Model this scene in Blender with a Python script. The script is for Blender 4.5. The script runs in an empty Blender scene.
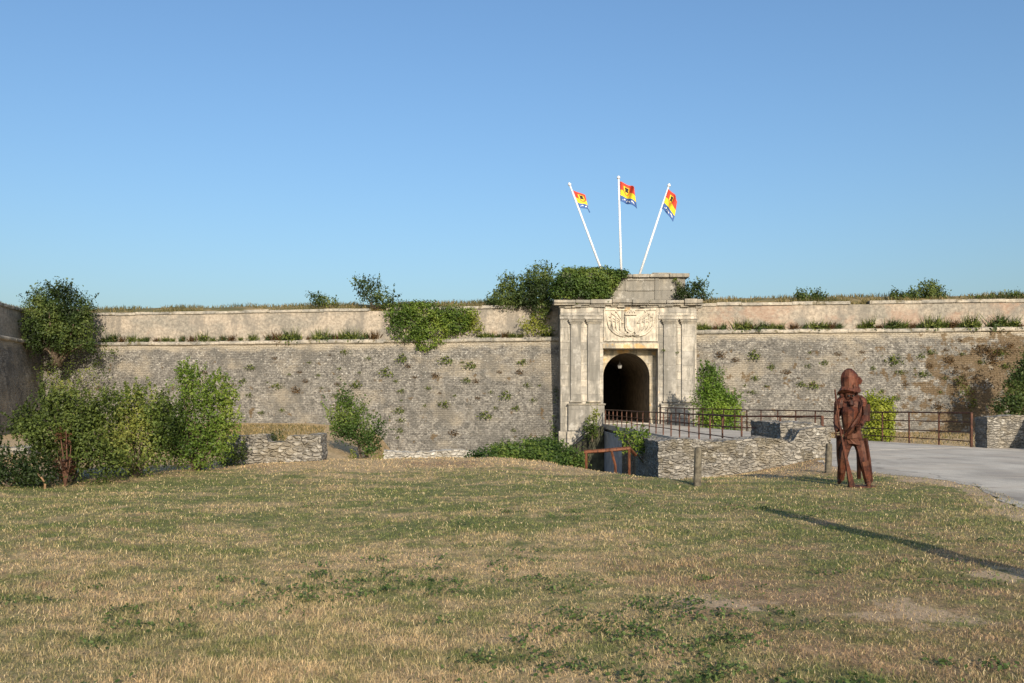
import bpy, bmesh, math, random
import numpy as np
from mathutils import Vector, Matrix, noise as mnoise

random.seed(7)
RNG = np.random.default_rng(11)
S = bpy.context.scene
COL = S.collection
F, HX, HY, CZ = 900.0, 512.0, 398.0, 1.6      # focal length in pixels, principal column, horizon row, eye height
SUN_AZ, SUN_EL = math.radians(12.0), math.radians(21.0)


def P(px, py, Y):
    return ((px - HX) / F * Y, Y, CZ + (HY - py) / F * Y)


# ------------------------------------------------------------------ nodes
class NT:
    def __init__(s, name):
        s.m = bpy.data.materials.new(name)
        s.m.use_nodes = True
        s.t = s.m.node_tree
        s.t.nodes.clear()
        s.out = s.t.nodes.new('ShaderNodeOutputMaterial')
        s.b = s.t.nodes.new('ShaderNodeBsdfPrincipled')
        s.t.links.new(s.b.outputs[0], s.out.inputs[0])
        s.b.inputs['Roughness'].default_value = .9
        s.b.inputs['Specular IOR Level'].default_value = .25

    def n(s, typ, ins=None, **kw):
        nd = s.t.nodes.new(typ)
        for k, v in kw.items():
            setattr(nd, k, v)
        for k, v in (ins or {}).items():
            s.set(nd.inputs[k], v)
        return nd

    def set(s, sock, v):
        if isinstance(v, bpy.types.NodeSocket):
            s.t.links.new(v, sock)
        elif isinstance(v, (tuple, list)) and len(v) == 3 and sock.type == 'RGBA':
            sock.default_value = (*v, 1)
        else:
            sock.default_value = v

    def math(s, op, a, b=0.0, c=0.0, clamp=False):
        nd = s.n('ShaderNodeMath', {0: a, 1: b, 2: c}, operation=op, use_clamp=clamp)
        return nd.outputs[0]

    def vmath(s, op, a, b=(0, 0, 0)):
        nd = s.n('ShaderNodeVectorMath', {0: a, 1: b}, operation=op)
        return nd.outputs[0]

    def mix(s, f, a, b, blend='MIX'):
        nd = s.n('ShaderNodeMix', {}, data_type='RGBA', blend_type=blend)
        s.set(nd.inputs[0], f)
        s.set(nd.inputs[6], a)
        s.set(nd.inputs[7], b)
        return nd.outputs[2]

    def ramp(s, v, lo, hi, a=0.0, b=1.0):
        nd = s.n('ShaderNodeMapRange', {0: v, 1: lo, 2: hi, 3: a, 4: b}, clamp=True, interpolation_type='SMOOTHSTEP')
        return nd.outputs[0]

    def noise(s, vec, scale, detail=4, rough=.55, out=0, dist=0.0):
        nd = s.n('ShaderNodeTexNoise', {'Vector': vec, 'Scale': scale, 'Detail': detail, 'Roughness': rough, 'Distortion': dist})
        return nd.outputs[out]

    def uv(s):
        return s.n('ShaderNodeTexCoord').outputs['UV']

    def pos(s):
        return s.n('ShaderNodeNewGeometry').outputs['Position']

    def scale(s, vec, k):
        return s.vmath('MULTIPLY', vec, k)

    def sep(s, vec):
        return s.n('ShaderNodeSeparateXYZ', {0: vec}).outputs

    def attr(s, name):
        return s.n('ShaderNodeAttribute', attribute_name=name)

    def bump(s, h, strength=.5, dist=.03):
        nd = s.n('ShaderNodeBump', {'Height': h, 'Strength': strength, 'Distance': dist})
        s.t.links.new(nd.outputs[0], s.b.inputs['Normal'])

    def col(s, c):
        s.set(s.b.inputs['Base Color'], c)


def m_plain(name, c, rough=.8, var=.25, scale=6.0, spec=.25, metal=0.0):
    t = NT(name)
    p = t.n('ShaderNodeTexCoord').outputs['Object']
    n = t.noise(p, scale, 6)
    k = t.ramp(n, .3, .7, 1 - var, 1 + var)
    t.col(t.mix(1.0, c, t.n('ShaderNodeCombineColor', {0: k, 1: k, 2: k}).outputs[0], 'MULTIPLY'))
    t.b.inputs['Roughness'].default_value = rough
    t.b.inputs['Specular IOR Level'].default_value = spec
    t.b.inputs['Metallic'].default_value = metal
    return t.m


def gray(t, k):
    return t.n('ShaderNodeCombineColor', {0: k, 1: k, 2: k}).outputs[0]


def m_scarp(name, top, moss=.60, moss_right=None, lichen=.52, seed=0.0):
    """coursed rubble rampart, UV in metres (u along, v = height)"""
    t = NT(name)
    uv0 = t.vmath('ADD', t.uv(), (seed, 0, 0))
    w = t.noise(uv0, 1.1, 3, out=1)
    uv = t.vmath('ADD', uv0, t.scale(t.vmath('SUBTRACT', t.mix(.45, w, t.noise(uv0, 5.0, 4, .65, out=1)), (.5, .5, .5)), (.55, .30, 0)))
    br = t.n('ShaderNodeTexBrick', {'Vector': uv, 'Color1': (.166, .155, .134), 'Color2': (.240, .222, .188), 'Mortar': (.194, .180, .155), 'Scale': 1.0,
                                   'Mortar Size': .014, 'Mortar Smooth': .6, 'Bias': -.05, 'Brick Width': .31, 'Row Height': .118})
    c = br.outputs[0]
    fine = t.noise(uv0, 7.0, 8, .7)
    c = t.mix(1.0, c, gray(t, t.ramp(fine, .28, .72, .42, 1.62)), 'MULTIPLY')
    c = t.mix(1.0, c, gray(t, t.ramp(t.noise(uv0, 2.1, 6, .75), .32, .68, .60, 1.40)), 'MULTIPLY')
    # warm repaired areas and grey weathered areas
    big = t.noise(t.scale(uv0, (.28, .42, 1)), 1.0, 5, .6)
    c = t.mix(t.ramp(big, .50, .66, 0, .75), c, (.335, .288, .215))
    wash = t.noise(t.scale(uv0, (.62, .30, 1)), 1.0, 8, .68)
    c = t.mix(t.ramp(wash, .46, .62, 0, .66), c, (.125, .118, .102))
    v = t.sep(t.uv())[1]
    # cream band under the cordon
    bn = t.noise(t.scale(uv0, (.9, 1.5, 1)), 1.0, 5)
    band = t.ramp(t.math('ADD', v, t.math('MULTIPLY', bn, 1.5)), top + .15, top + .75, 0, .78)
    c = t.mix(band, c, (.43, .37, .275))
    # white lichen spots
    vo = t.n('ShaderNodeTexVoronoi', {'Vector': t.scale(uv0, (1, 1.2, 1)), 'Scale': 4.6, 'Randomness': 1.0})
    lm = t.noise(uv0, .45, 4)
    hi = t.ramp(v, top - 3.2, top - .8, -.1, .10)
    spot = t.math('MULTIPLY', t.math('LESS_THAN', vo.outputs[0], t.ramp(fine, .35, .7, .02, .36)), t.ramp(t.math('ADD', lm, hi), lichen, lichen + .08))
    c = t.mix(t.math('MULTIPLY', spot, .75), c, (.50, .48, .42))
    # brown dry moss
    mo = t.noise(t.vmath('ADD', uv0, (31, 7, 0)), 1.25, 8, .68)
    mv = t.math('ADD', mo, t.ramp(v, top - 1.2, top, 0, -.12))
    if moss_right:
        u = t.sep(t.uv())[0]
        mv = t.math('ADD', mv, t.ramp(u, moss_right[0], moss_right[1], 0, .19))
    c = t.mix(t.ramp(mv, moss, moss + .05, 0, .75), c, t.mix(fine, (.07, .055, .022), (.17, .095, .035)))
    t.col(c)
    h = t.math('ADD', t.math('MULTIPLY', br.outputs[1], -1.0), t.math('MULTIPLY', fine, 1.3))
    t.bump(h, .9, .05)
    return t.m


def m_plaster(name, red=.60, seed=0.0):
    t = NT(name)
    uv = t.vmath('ADD', t.uv(), (seed, seed, 0))
    f = t.noise(uv, 5.0, 9, .7)
    a = t.noise(t.scale(uv, (.5, .8, 1)), 1.0, 6, .6)
    c = t.mix(t.ramp(a, .35, .65), (.385, .325, .25), (.26, .235, .19))
    c = t.mix(1.0, c, gray(t, t.ramp(f, .25, .75, .55, 1.35)), 'MULTIPLY')
    w = t.noise(t.scale(uv, (1.2, .35, 1)), 1.0, 6, .65)
    c = t.mix(t.ramp(w, .46, .64, 0, .7), c, (.17, .155, .13))
    r = t.noise(t.vmath('ADD', uv, (13, 3, 0)), .55, 7, .62)
    rn = t.noise(t.scale(uv, (1, 2, 1)), 4.0, 6, .7)
    c = t.mix(t.ramp(r, red, red + .14, 0, .55), c, t.mix(t.ramp(rn, .38, .62), (.30, .17, .11), (.40, .29, .21)))
    t.col(c)
    t.bump(t.math('ADD', f, t.math('MULTIPLY', a, 2)), .8, .04)
    return t.m


def m_coping(name):
    t = NT(name)
    uv = t.pos()
    f = t.noise(uv, 4.0, 9, .7)
    a = t.noise(uv, .8, 5)
    c = t.mix(t.ramp(a, .35, .65), (.42, .37, .29), (.25, .235, .20))
    c = t.mix(1.0, c, gray(t, t.ramp(f, .25, .75, .55, 1.35)), 'MULTIPLY')
    c = t.mix(t.ramp(t.noise(uv, 2.2, 6), .58, .64, 0, .7), c, (.12, .10, .05))
    t.col(c)
    t.bump(f, .9, .05)
    return t.m


def m_ashlar(name, base=(.455, .415, .345), dark=.455, bw=1.1, bh=.46, joints=.55, orange=.64):
    t = NT(name)
    p = t.pos()
    x, y, z = t.sep(p)
    uv = t.n('ShaderNodeCombineXYZ', {0: t.math('ADD', x, t.math('MULTIPLY', y, .73)), 1: z, 2: 0.0}).outputs[0]
    br = t.n('ShaderNodeTexBrick', {'Vector': uv, 'Color1': (.76, .77, .79), 'Color2': (1.14, 1.11, 1.06), 'Mortar': (joints, joints, joints), 'Scale': 1.0, 'Mortar Size': .012,
                                   'Mortar Smooth': .4, 'Brick Width': bw, 'Row Height': bh})
    f = t.noise(p, 3.0, 10, .68)
    c = t.mix(1.0, base, br.outputs[0], 'MULTIPLY')
    c = t.mix(1.0, c, gray(t, t.ramp(f, .25, .75, .62, 1.28)), 'MULTIPLY')
    w = t.noise(t.scale(p, (1.0, 1.0, .3)), 1.1, 7, .65)
    c = t.mix(t.ramp(w, dark - .02, dark + .12, 0, .72), c, (.195, .182, .155))
    dr = t.noise(t.scale(p, (3.2, 3.2, .35)), 1.0, 6, .65)
    c = t.mix(t.ramp(dr, .49, .63, 0, .78), c, (.165, .155, .13))
    wl = t.noise(t.vmath('ADD', p, (5, 2, 8)), 1.6, 7, .7)
    c = t.mix(t.ramp(wl, .55, .66, 0, .55), c, (.50, .47, .41))
    o = t.noise(t.vmath('ADD', p, (3, 9, 1)), .9, 6, .6)
    c = t.mix(t.ramp(o, orange, orange + .06, 0, .6), c, (.52, .29, .075))
    sp = t.noise(p, 9.0, 4, .6)
    c = t.mix(t.ramp(sp, .66, .72, 0, .5), c, (.09, .085, .07))
    t.col(c)
    t.bump(t.math('SUBTRACT', f, t.math('MULTIPLY', br.outputs[1], .7)), .7, .03)
    return t.m


def m_rubble(name, k=1.0, sc=(5.0, 5.0, 13.0), light=(.37, .34, .285), dark=(.17, .155, .13)):
    t = NT(name)
    p = t.pos()
    q = t.vmath('ADD', p, t.scale(t.vmath('SUBTRACT', t.noise(p, 4.0, 4, out=1), (.5, .5, .5)), (.17, .17, .09)))
    q = t.scale(q, sc)
    vo = t.n('ShaderNodeTexVoronoi', {'Vector': q, 'Scale': 1.0, 'Randomness': .85})
    ve = t.n('ShaderNodeTexVoronoi', {'Vector': q, 'Scale': 1.0, 'Randomness': .85}, feature='DISTANCE_TO_EDGE')
    rnd = t.sep(vo.outputs[1])[0]
    f = t.noise(p, 11.0, 8, .7)
    c = t.mix(rnd, light, dark)
    c = t.mix(1.0, c, gray(t, t.ramp(f, .25, .75, .62, 1.3)), 'MULTIPLY')
    joint = t.ramp(ve.outputs[0], .0, .14, 1, 0)
    c = t.mix(t.math('MULTIPLY', joint, .26), c, (.16, .14, .105))
    c = t.mix(t.ramp(t.noise(t.vmath('ADD', p, (4, 4, 4)), .9, 6, .7), .48, .64, 0, .5), c, (.30, .25, .17))
    a = t.noise(p, 1.3, 6, .65)
    c = t.mix(t.ramp(a, .54, .62, 0, .6), c, (.14, .115, .07))
    c = t.mix(t.ramp(t.noise(p, 4.5, 6, .7), .57, .66, 0, .75), c, (.53, .50, .43))
    t.col(c)
    t.bump(t.math('ADD', t.math('MULTIPLY', t.ramp(ve.outputs[0], 0, .22), 1.0), t.math('MULTIPLY', f, .5)), 1.0, .05)
    return t.m


def m_leaf(name, dark, mid, light, trans=.30, rough=.55):
    t = NT(name)
    a = t.attr('rnd').outputs['Fac']
    c = t.mix(t.ramp(a, .05, .6), dark, mid)
    c = t.mix(t.ramp(a, .62, 1.0), c, light)
    t.col(c)
    t.b.inputs['Roughness'].default_value = rough
    t.b.inputs['Specular IOR Level'].default_value = .3
    tr = t.n('ShaderNodeBsdfTranslucent', {'Color': c})
    mx = t.n('ShaderNodeMixShader', {0: trans, 1: t.b.outputs[0], 2: tr.outputs[0]})
    t.t.links.new(mx.outputs[0], t.out.inputs[0])
    return t.m


def lawn_color(t, p, bright=1.0):
    """patch colours of the mown lawn by place: returns (colour, straw amount)"""
    q = t.scale(p, (1.0, 1.0, 0.0))
    warp = t.vmath('ADD', q, t.scale(t.vmath('SUBTRACT', t.noise(q, .5, 3, out=1), (.5, .5, .5)), (1.6, 1.6, 0)))
    n1 = t.noise(t.scale(warp, (.42, .75, 1)), 1.0, 6, .66)
    n2 = t.noise(q, 2.6, 6, .68)
    n3 = t.noise(q, 16.0, 4, .7)
    x, y, z = t.sep(p)
    far = t.ramp(y, 18.5, 21.5, 0, .16)
    green_mid = t.math('MULTIPLY', t.ramp(y, 8.5, 11.5, 0, .06), t.ramp(y, 17.5, 20, 1, 0))
    s = t.math('ADD', t.math('ADD', t.math('MULTIPLY', n1, .52), t.math('MULTIPLY', n2, .48)), t.math('SUBTRACT', far, green_mid))
    straw = t.ramp(s, .37, .575)
    g = t.mix(n3, (.095, .122, .030), (.220, .225, .075))
    w = t.mix(n3, (.34, .238, .120), (.60, .44, .240))
    brown = t.ramp(t.math('ADD', t.math('MULTIPLY', t.noise(q, .33, 4), .7), t.math('ADD', t.math('MULTIPLY', n2, .3), t.math('MULTIPLY', t.ramp(x, .3, 2.6, -.05, .24), t.ramp(y, 7.5, 10.5, 1, .25)))), .52, .62, 0, .75)
    w = t.mix(brown, w, t.mix(n3, (.22, .140, .078), (.42, .275, .155)))
    m5 = t.noise(q, 5.5, 5, .75)
    out = t.mix(1.0, t.mix(straw, g, w), gray(t, t.ramp(m5, .32, .66, .78, 1.32)), 'MULTIPLY')
    return out, straw


def m_ground():
    t = NT('ground_soil')
    p = t.pos()
    c, s = lawn_color(t, p)
    n = t.noise(p, 30.0, 5, .75)
    c = t.mix(1.0, c, gray(t, t.ramp(n, .3, .7, .5, 1.1)), 'MULTIPLY')
    # dry, bare zones of the place (tracks in the ditch, worn verge)
    z = t.attr('dry').outputs['Fac']
    f = t.noise(p, 2.2, 7, .7)
    dc = t.mix(t.ramp(f, .35, .65), (.56, .40, .22), (.38, .28, .145))
    dc = t.mix(1.0, dc, gray(t, t.ramp(t.noise(p, 9.0, 6, .75), .3, .7, .6, 1.3)), 'MULTIPLY')
    c = t.mix(z, c, dc)
    b = t.attr('bare').outputs['Fac']
    bn = t.ramp(t.math('ADD', b, t.math('MULTIPLY', t.math('SUBTRACT', t.noise(p, 2.4, 7, .72), .5), 1.5)), .42, .58)
    c = t.mix(bn, c, t.mix(f, (.52, .39, .245), (.37, .265, .165)))
    d = t.attr('ditch').outputs['Fac']
    c = t.mix(d, c, t.mix(f, (.055, .06, .025), (.12, .10, .05)))
    t.col(c)
    t.bump(n, .8, .03)
    return t.m


def m_blade():
    t = NT('grass_blades')
    p = t.pos()
    c, s = lawn_color(t, p)
    a = t.attr('rnd').outputs['Fac']
    c = t.mix(t.ramp(a, .88, .92), c, (.56, .44, .25))
    c = t.mix(t.ramp(a, .21, .19, 0, .8), c, (.098, .145, .036))
    k = t.ramp(a, 0, 1, .80, 1.25)
    c = t.mix(1.0, c, gray(t, k), 'MULTIPLY')
    t.col(c)
    t.b.inputs['Roughness'].default_value = .7
    tr = t.n('ShaderNodeBsdfTranslucent', {'Color': c})
    mx = t.n('ShaderNodeMixShader', {0: .25, 1: t.b.outputs[0], 2: tr.outputs[0]})
    t.t.links.new(mx.outputs[0], t.out.inputs[0])
    return t.m


def m_road():
    t = NT('road_chippings')
    p = t.pos()
    a = t.noise(t.scale(p, (1, .5, 1)), .7, 6, .6)
    f = t.noise(p, 40.0, 5, .8)
    c = t.mix(t.ramp(a, .35, .65), (.55, .50, .41), (.35, .315, .262))
    c = t.mix(1.0, c, gray(t, t.ramp(f, .3, .7, .75, 1.22)), 'MULTIPLY')
    c = t.mix(t.ramp(t.noise(t.scale(p, (.45, 1.1, 1)), 1.0, 7, .68), .46, .64, 0, .65), c, (.47, .40, .31))
    t.col(c)
    ck = t.n('ShaderNodeTexVoronoi', {'Vector': t.vmath('ADD', p, t.scale(t.noise(p, 1.2, 5, out=1), (1.2, 1.2, 0))), 'Scale': .22}, feature='DISTANCE_TO_EDGE')
    c = t.mix(t.ramp(ck.outputs[0], .002, .012, .55, 0), c, (.17, .15, .12))
    t.col(c)
    t.bump(f, .5, .01)
    return t.m


def m_rust(name, a=(.022, .009, .007), b=(.082, .027, .016), c3=(.17, .060, .030), scale=5.0):
    t = NT(name)
    p = t.n('ShaderNodeTexCoord').outputs['Object']
    n = t.noise(p, scale, 9, .7)
    m = t.noise(p, scale * 3.7, 6, .7)
    c = t.mix(t.ramp(n, .35, .60), a, b)
    c = t.mix(t.ramp(m, .55, .68, 0, .7), c, c3)
    drip = t.noise(t.scale(p, (1, 1, .15)), scale * 2.5, 4)
    c = t.mix(t.ramp(drip, .50, .64, 0, .75), c, (.020, .011, .009))
    c = t.mix(t.ramp(t.noise(p, scale * .7, 3), .50, .62, 0, .45), c, (.175, .075, .042))
    t.col(c)
    t.b.inputs['Roughness'].default_value = .62
    t.b.inputs['Metallic'].default_value = .25
    t.bump(m, .35, .01)
    return t.m


# ------------------------------------------------------------------ mesh helpers
def link(o, parent=None):
    COL.objects.link(o)
    if parent:
        o.parent = parent
        if parent.location.length > 0:
            o.matrix_parent_inverse = Matrix.Translation(-parent.location)
    return o


def tag(o, label=None, cat=None, group=None, kind=None):
    if label: o['label'] = label
    if cat: o['category'] = cat
    if group: o['group'] = group
    if kind: o['kind'] = kind
    return o


def thing(name, label, cat, loc=(0, 0, 0), group=None):
    o = bpy.data.objects.new(name, None)
    COL.objects.link(o)
    o.location = loc
    o.empty_display_size = .2
    return tag(o, label, cat, group)


def from_arrays(name, V, Fc, mat, parent=None, rnd=None, attrs=None, smooth=False):
    """V (n,3), Fc (m,k) arrays"""
    me = bpy.data.meshes.new(name)
    V = np.ascontiguousarray(V, dtype=np.float32)
    Fc = np.ascontiguousarray(Fc, dtype=np.int32)
    k = Fc.shape[1]
    me.vertices.add(len(V))
    me.vertices.foreach_set('co', V.ravel())
    me.loops.add(Fc.size)
    me.loops.foreach_set('vertex_index', Fc.ravel())
    me.polygons.add(len(Fc))
    me.polygons.foreach_set('loop_start', np.arange(0, Fc.size, k, dtype=np.int32))
    me.polygons.foreach_set('loop_total', np.full(len(Fc), k, dtype=np.int32))
    if smooth:
        me.polygons.foreach_set('use_smooth', np.ones(len(Fc), dtype=bool))
    me.update(calc_edges=True)
    if rnd is not None:
        a = me.attributes.new('rnd', 'FLOAT', 'POINT')
        a.data.foreach_set('value', np.ascontiguousarray(rnd, dtype=np.float32))
    for nm, arr in (attrs or {}).items():
        a = me.attributes.new(nm, 'FLOAT', 'POINT')
        a.data.foreach_set('value', np.ascontiguousarray(arr, dtype=np.float32))
    me.materials.append(mat)
    return link(bpy.data.objects.new(name, me), parent)


class MB:
    """collects simple solids into one mesh"""
    def __init__(s):
        s.bm = bmesh.new()

    def box(s, x0, x1, y0, y1, z0, z1, bevel=0.0, seg=1):
        r = bmesh.ops.create_cube(s.bm, size=1.0)
        for v in r['verts']:
            v.co = Vector(((x0 + x1) / 2 + v.co.x * (x1 - x0), (y0 + y1) / 2 + v.co.y * (y1 - y0), (z0 + z1) / 2 + v.co.z * (z1 - z0)))
        if bevel:
            es = {e for v in r['verts'] for e in v.link_edges}
            bmesh.ops.bevel(s.bm, geom=list(es), offset=bevel, segments=seg, affect='EDGES', profile=.6)
        return s

    def prism(s, pts, y0, y1):
        """polygon pts (x,z) extruded from y0 to y1"""
        a = [s.bm.verts.new((x, y0, z)) for x, z in pts]
        b = [s.bm.verts.new((x, y1, z)) for x, z in pts]
        n = len(pts)
        s.bm.faces.new(a)
        s.bm.faces.new(b[::-1])
        for i in range(n):
            j = (i + 1) % n
            s.bm.faces.new((a[j], a[i], b[i], b[j]))
        return s

    def slab(s, pts, z0, z1):
        """polygon pts (x,y) extruded from z0 to z1 (numbers or per-point lists)"""
        n = len(pts)
        Z0 = z0 if hasattr(z0, '__len__') else [z0] * n
        Z1 = z1 if hasattr(z1, '__len__') else [z1] * n
        a = [s.bm.verts.new((x, y, Z0[i])) for i, (x, y) in enumerate(pts)]
        b = [s.bm.verts.new((x, y, Z1[i])) for i, (x, y) in enumerate(pts)]
        s.bm.faces.new(a[::-1])
        s.bm.faces.new(b)
        for i in range(n):
            j = (i + 1) % n
            s.bm.faces.new((a[i], a[j], b[j], b[i]))
        return s

    def tube(s, pts, rad, sides=8, cap=True, sq=(1, 1)):
        pts = [Vector(p) for p in pts]
        rads = rad if hasattr(rad, '__len__') else [rad] * len(pts)
        rings = []
        for i, p in enumerate(pts):
            d = (pts[min(i + 1, len(pts) - 1)] - pts[max(i - 1, 0)]).normalized()
            up = Vector((0, 0, 1)) if abs(d.z) < .95 else Vector((0, 1, 0))
            u = d.cross(up).normalized()
            w = d.cross(u).normalized()
            rings.append([s.bm.verts.new(p + (u * math.cos(t) * sq[0] + w * math.sin(t) * sq[1]) * rads[i])
                          for t in [2 * math.pi * (k + .5) / sides for k in range(sides)]])
        for a, b in zip(rings, rings[1:]):
            for k in range(sides):
                j = (k + 1) % sides
                s.bm.faces.new((a[k], a[j], b[j], b[k]))
        if cap:
            s.bm.faces.new(rings[0][::-1])
            s.bm.faces.new(rings[-1])
        return s

    def loft(s, rings, cap=True):
        R = [[s.bm.verts.new(p) for p in r] for r in rings]
        n = len(R[0])
        for a, b in zip(R, R[1:]):
            for k in range(n):
                j = (k + 1) % n
                s.bm.faces.new((a[k], a[j], b[j], b[k]))
        if cap:
            s.bm.faces.new(R[0][::-1])
            s.bm.faces.new(R[-1])
        return s

    def build(s, name, mat, parent=None, smooth=False, rough=0.0, freq=2.0):
        bmesh.ops.recalc_face_normals(s.bm, faces=s.bm.faces[:])
        if rough:
            for v in s.bm.verts:
                d = mnoise.noise_vector(v.co * freq)
                v.co += d * rough
        me = bpy.data.meshes.new(name)
        s.bm.to_mesh(me)
        s.bm.free()
        if smooth:
            me.polygons.foreach_set('use_smooth', [True] * len(me.polygons))
        me.materials.append(mat)
        return link(bpy.data.objects.new(name, me), parent)


def rough_block(mb, x0, x1, y0, y1, z0, z1, res=.12, amp=.035, top=None, seed=0):
    """box with subdivided faces and an uneven top edge (top: function of x -> extra z), added to mb"""
    nx, ny, nz = [max(1, int(round(abs(d) / res))) for d in (x1 - x0, y1 - y0, z1 - z0)]
    cache = {}

    def vert(i, j, k):
        key = (i, j, k)
        if key not in cache:
            x, y, z = x0 + (x1 - x0) * i / nx, y0 + (y1 - y0) * j / ny, z0 + (z1 - z0) * k / nz
            if top:
                z += top(x) * (k / nz)
            p = Vector((x, y, z))
            q = Vector((x * 3.4 + seed, y * 3.4, z * 5.6))
            p += mnoise.noise_vector(q) * amp + mnoise.noise_vector(q * 2.7) * amp * .5
            cache[key] = mb.bm.verts.new(p)
        return cache[key]
    for i in range(nx):
        for j in range(ny):
            for k in (0, nz):
                mb.bm.faces.new((vert(i, j, k), vert(i + 1, j, k), vert(i + 1, j + 1, k), vert(i, j + 1, k)))
    for i in range(nx):
        for k in range(nz):
            for j in (0, ny):
                mb.bm.faces.new((vert(i, j, k), vert(i + 1, j, k), vert(i + 1, j, k + 1), vert(i, j, k + 1)))
    for j in range(ny):
        for k in range(nz):
            for i in (0, nx):
                mb.bm.faces.new((vert(i, j, k), vert(i, j + 1, k), vert(i, j + 1, k + 1), vert(i, j, k + 1)))


# numpy value noise
_T = RNG.random((256, 256))


def vnoise(x, y, s=0):
    x = np.asarray(x, float) + s * 17.3
    y = np.asarray(y, float) + s * 9.1
    xi, yi = np.floor(x).astype(int), np.floor(y).astype(int)
    fx, fy = x - xi, y - yi
    fx, fy = fx * fx * (3 - 2 * fx), fy * fy * (3 - 2 * fy)
    g = lambda a, b: _T[a % 256, b % 256]
    return (g(xi, yi) * (1 - fx) + g(xi + 1, yi) * fx) * (1 - fy) + (g(xi, yi + 1) * (1 - fx) + g(xi + 1, yi + 1) * fx) * fy


def fbm(x, y, o=4, s=0):
    r, a, n = 0, 1, 0
    for k in range(o):
        r = r + a * vnoise(x * 2 ** k, y * 2 ** k, s + k)
        n += a
        a *= .5
    return r / n


def sst(x):
    x = np.clip(x, 0, 1)
    return x * x * (3 - 2 * x)


# ------------------------------------------------------------------ ground
CR = np.array([(-80, 13), (-25, 14.5), (-13, 15.2), (-9.5, 16.2), (-7.5, 18.2), (-6.3, 20.4), (-4.5, 22.5), (-1.1, 23), (.2, 21.8), (1.5, 19.6), (2.6, 18.2), (3.7, 17.6)])


def ground_z(X, Y):
    X = np.asarray(X, float)
    Y = np.asarray(Y, float)
    crest = np.interp(X, CR[:, 0], CR[:, 1])
    D = np.interp(X + .10 * np.clip(Y - 24, 0, 40), [-40, -25, -18, -10, -6.8, -5.2, -4.2, -2.5], [.9, .6, .1, .1, .35, .9, 2.2, 3.0])
    zL = -D * sst((Y - crest) / np.interp(X, [-6, -2], [8, 6]))
    base = np.interp(X + .35 * np.clip(22 - Y, -2, 2), [3.7, 5, 6.6, 7.5], [.62, .48, .2, 0])
    zB = -base * sst((Y - 17.3) / 6.5)
    ys = np.where(X < 8.6, 24.6, 29.6)
    D2 = np.interp(X, [3.7, 13.5, 16, 20], [3, 3, .75, .5])
    k = sst((Y - ys) / 3)
    zR = zB * (1 - k) - D2 * k
    w = sst((X - 3.55) / .4)
    z = zL * (1 - w) + zR * w
    z = z + .13 * np.exp(-((X + 1.2) / 4.5) ** 2 - ((Y - 21.2) / 2.2) ** 2)
    und = (fbm(X * .35, Y * .35, 3, 3) - .5) * .14 + (fbm(X * 1.6, Y * 1.6, 2, 5) - .5) * .04
    und = und * sst((7.0 - X) / 3.0) * sst((30 - Y) / 6) * sst((Y + 4) / 4)
    return z + und - .6 * sst((Y - 75) / 10)


GMAT = m_ground()
xs = np.concatenate([np.linspace(-700, -60, 22)[:-1], np.linspace(-60, -20, 60)[:-1], np.arange(-20, 20, .2), np.linspace(20, 60, 50)[:-1], np.linspace(60, 700, 22)])
ys = np.concatenate([np.linspace(-300, -10, 14)[:-1], np.arange(-10, 30, .2), np.arange(30, 72, .6), np.linspace(72, 2500, 30)])
GX, GY = np.meshgrid(xs, ys)
GZ = ground_z(GX, GY)
nx, ny = len(xs), len(ys)
idx = np.arange(nx * ny).reshape(ny, nx)
quads = np.stack([idx[:-1, :-1], idx[:-1, 1:], idx[1:, 1:], idx[1:, :-1]], -1).reshape(-1, 4)
# near edge of the road, from the bridge round to the camera's right
RE = [(8.6, 26.5), (8.3, 24.2), (7.55, 21.6), (7.05, 19.9), (7.75, 19.4), (8.25, 18.1), (8.45, 16.5), (8.05, 14.9), (7.2, 12.6), (6.75, 9.5), (6.6, 5), (6.7, -2), (7.0, -12)]
REa = np.array(RE)


def road_dist(X, Y):
    """about how far to the left of the road's near edge (m)"""
    ex = np.interp(-np.asarray(Y), -REa[:, 1], REa[:, 0])
    return ex - X


rd = road_dist(GX, GY)
DRY = sst((GY - np.interp(GX, CR[:, 0], CR[:, 1]) + .6) / 1.5) * sst((-1.5 - GX - .08 * (GY - 24)) / 2.5) + sst((GY - 29) / 1.5) * sst((GX - 11) / 2)
DRY = np.clip(DRY, 0, 1)
DIT = sst((GX + 3.5 + .1 * (GY - 24)) / 3.0) * sst((14.5 - GX) / 1.5) * sst((GY - np.maximum(np.interp(GX, CR[:, 0], CR[:, 1]) + 1, np.where(GX > 3.6, 25, 0))) / 1.5)
BARE = np.clip(sst((1.1 - rd) / 1.1), 0, 1) * .80 * (GY < 21.5) * (rd > -3) + .40 * np.exp(-((GX - 7.3) / .8) ** 2 - ((GY - 17.2) / .8) ** 2)
BARE = BARE + .60 * np.exp(-((GX - 3.0) / .9) ** 2 - ((GY - 6.6) / .8) ** 2) + .62 * np.exp(-((GX - 4.6) / .7) ** 2 - ((GY - 8.0) / .9) ** 2) + .6 * np.exp(-((GX - 1.5) / .6) ** 2 - ((GY - 7.0) / .45) ** 2)
g = from_arrays('ground', np.stack([GX, GY, GZ], -1).reshape(-1, 3), quads, GMAT, attrs={'dry': DRY.ravel(), 'ditch': DIT.ravel(), 'bare': BARE.ravel()}, smooth=True)
tag(g, kind='structure')

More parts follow.
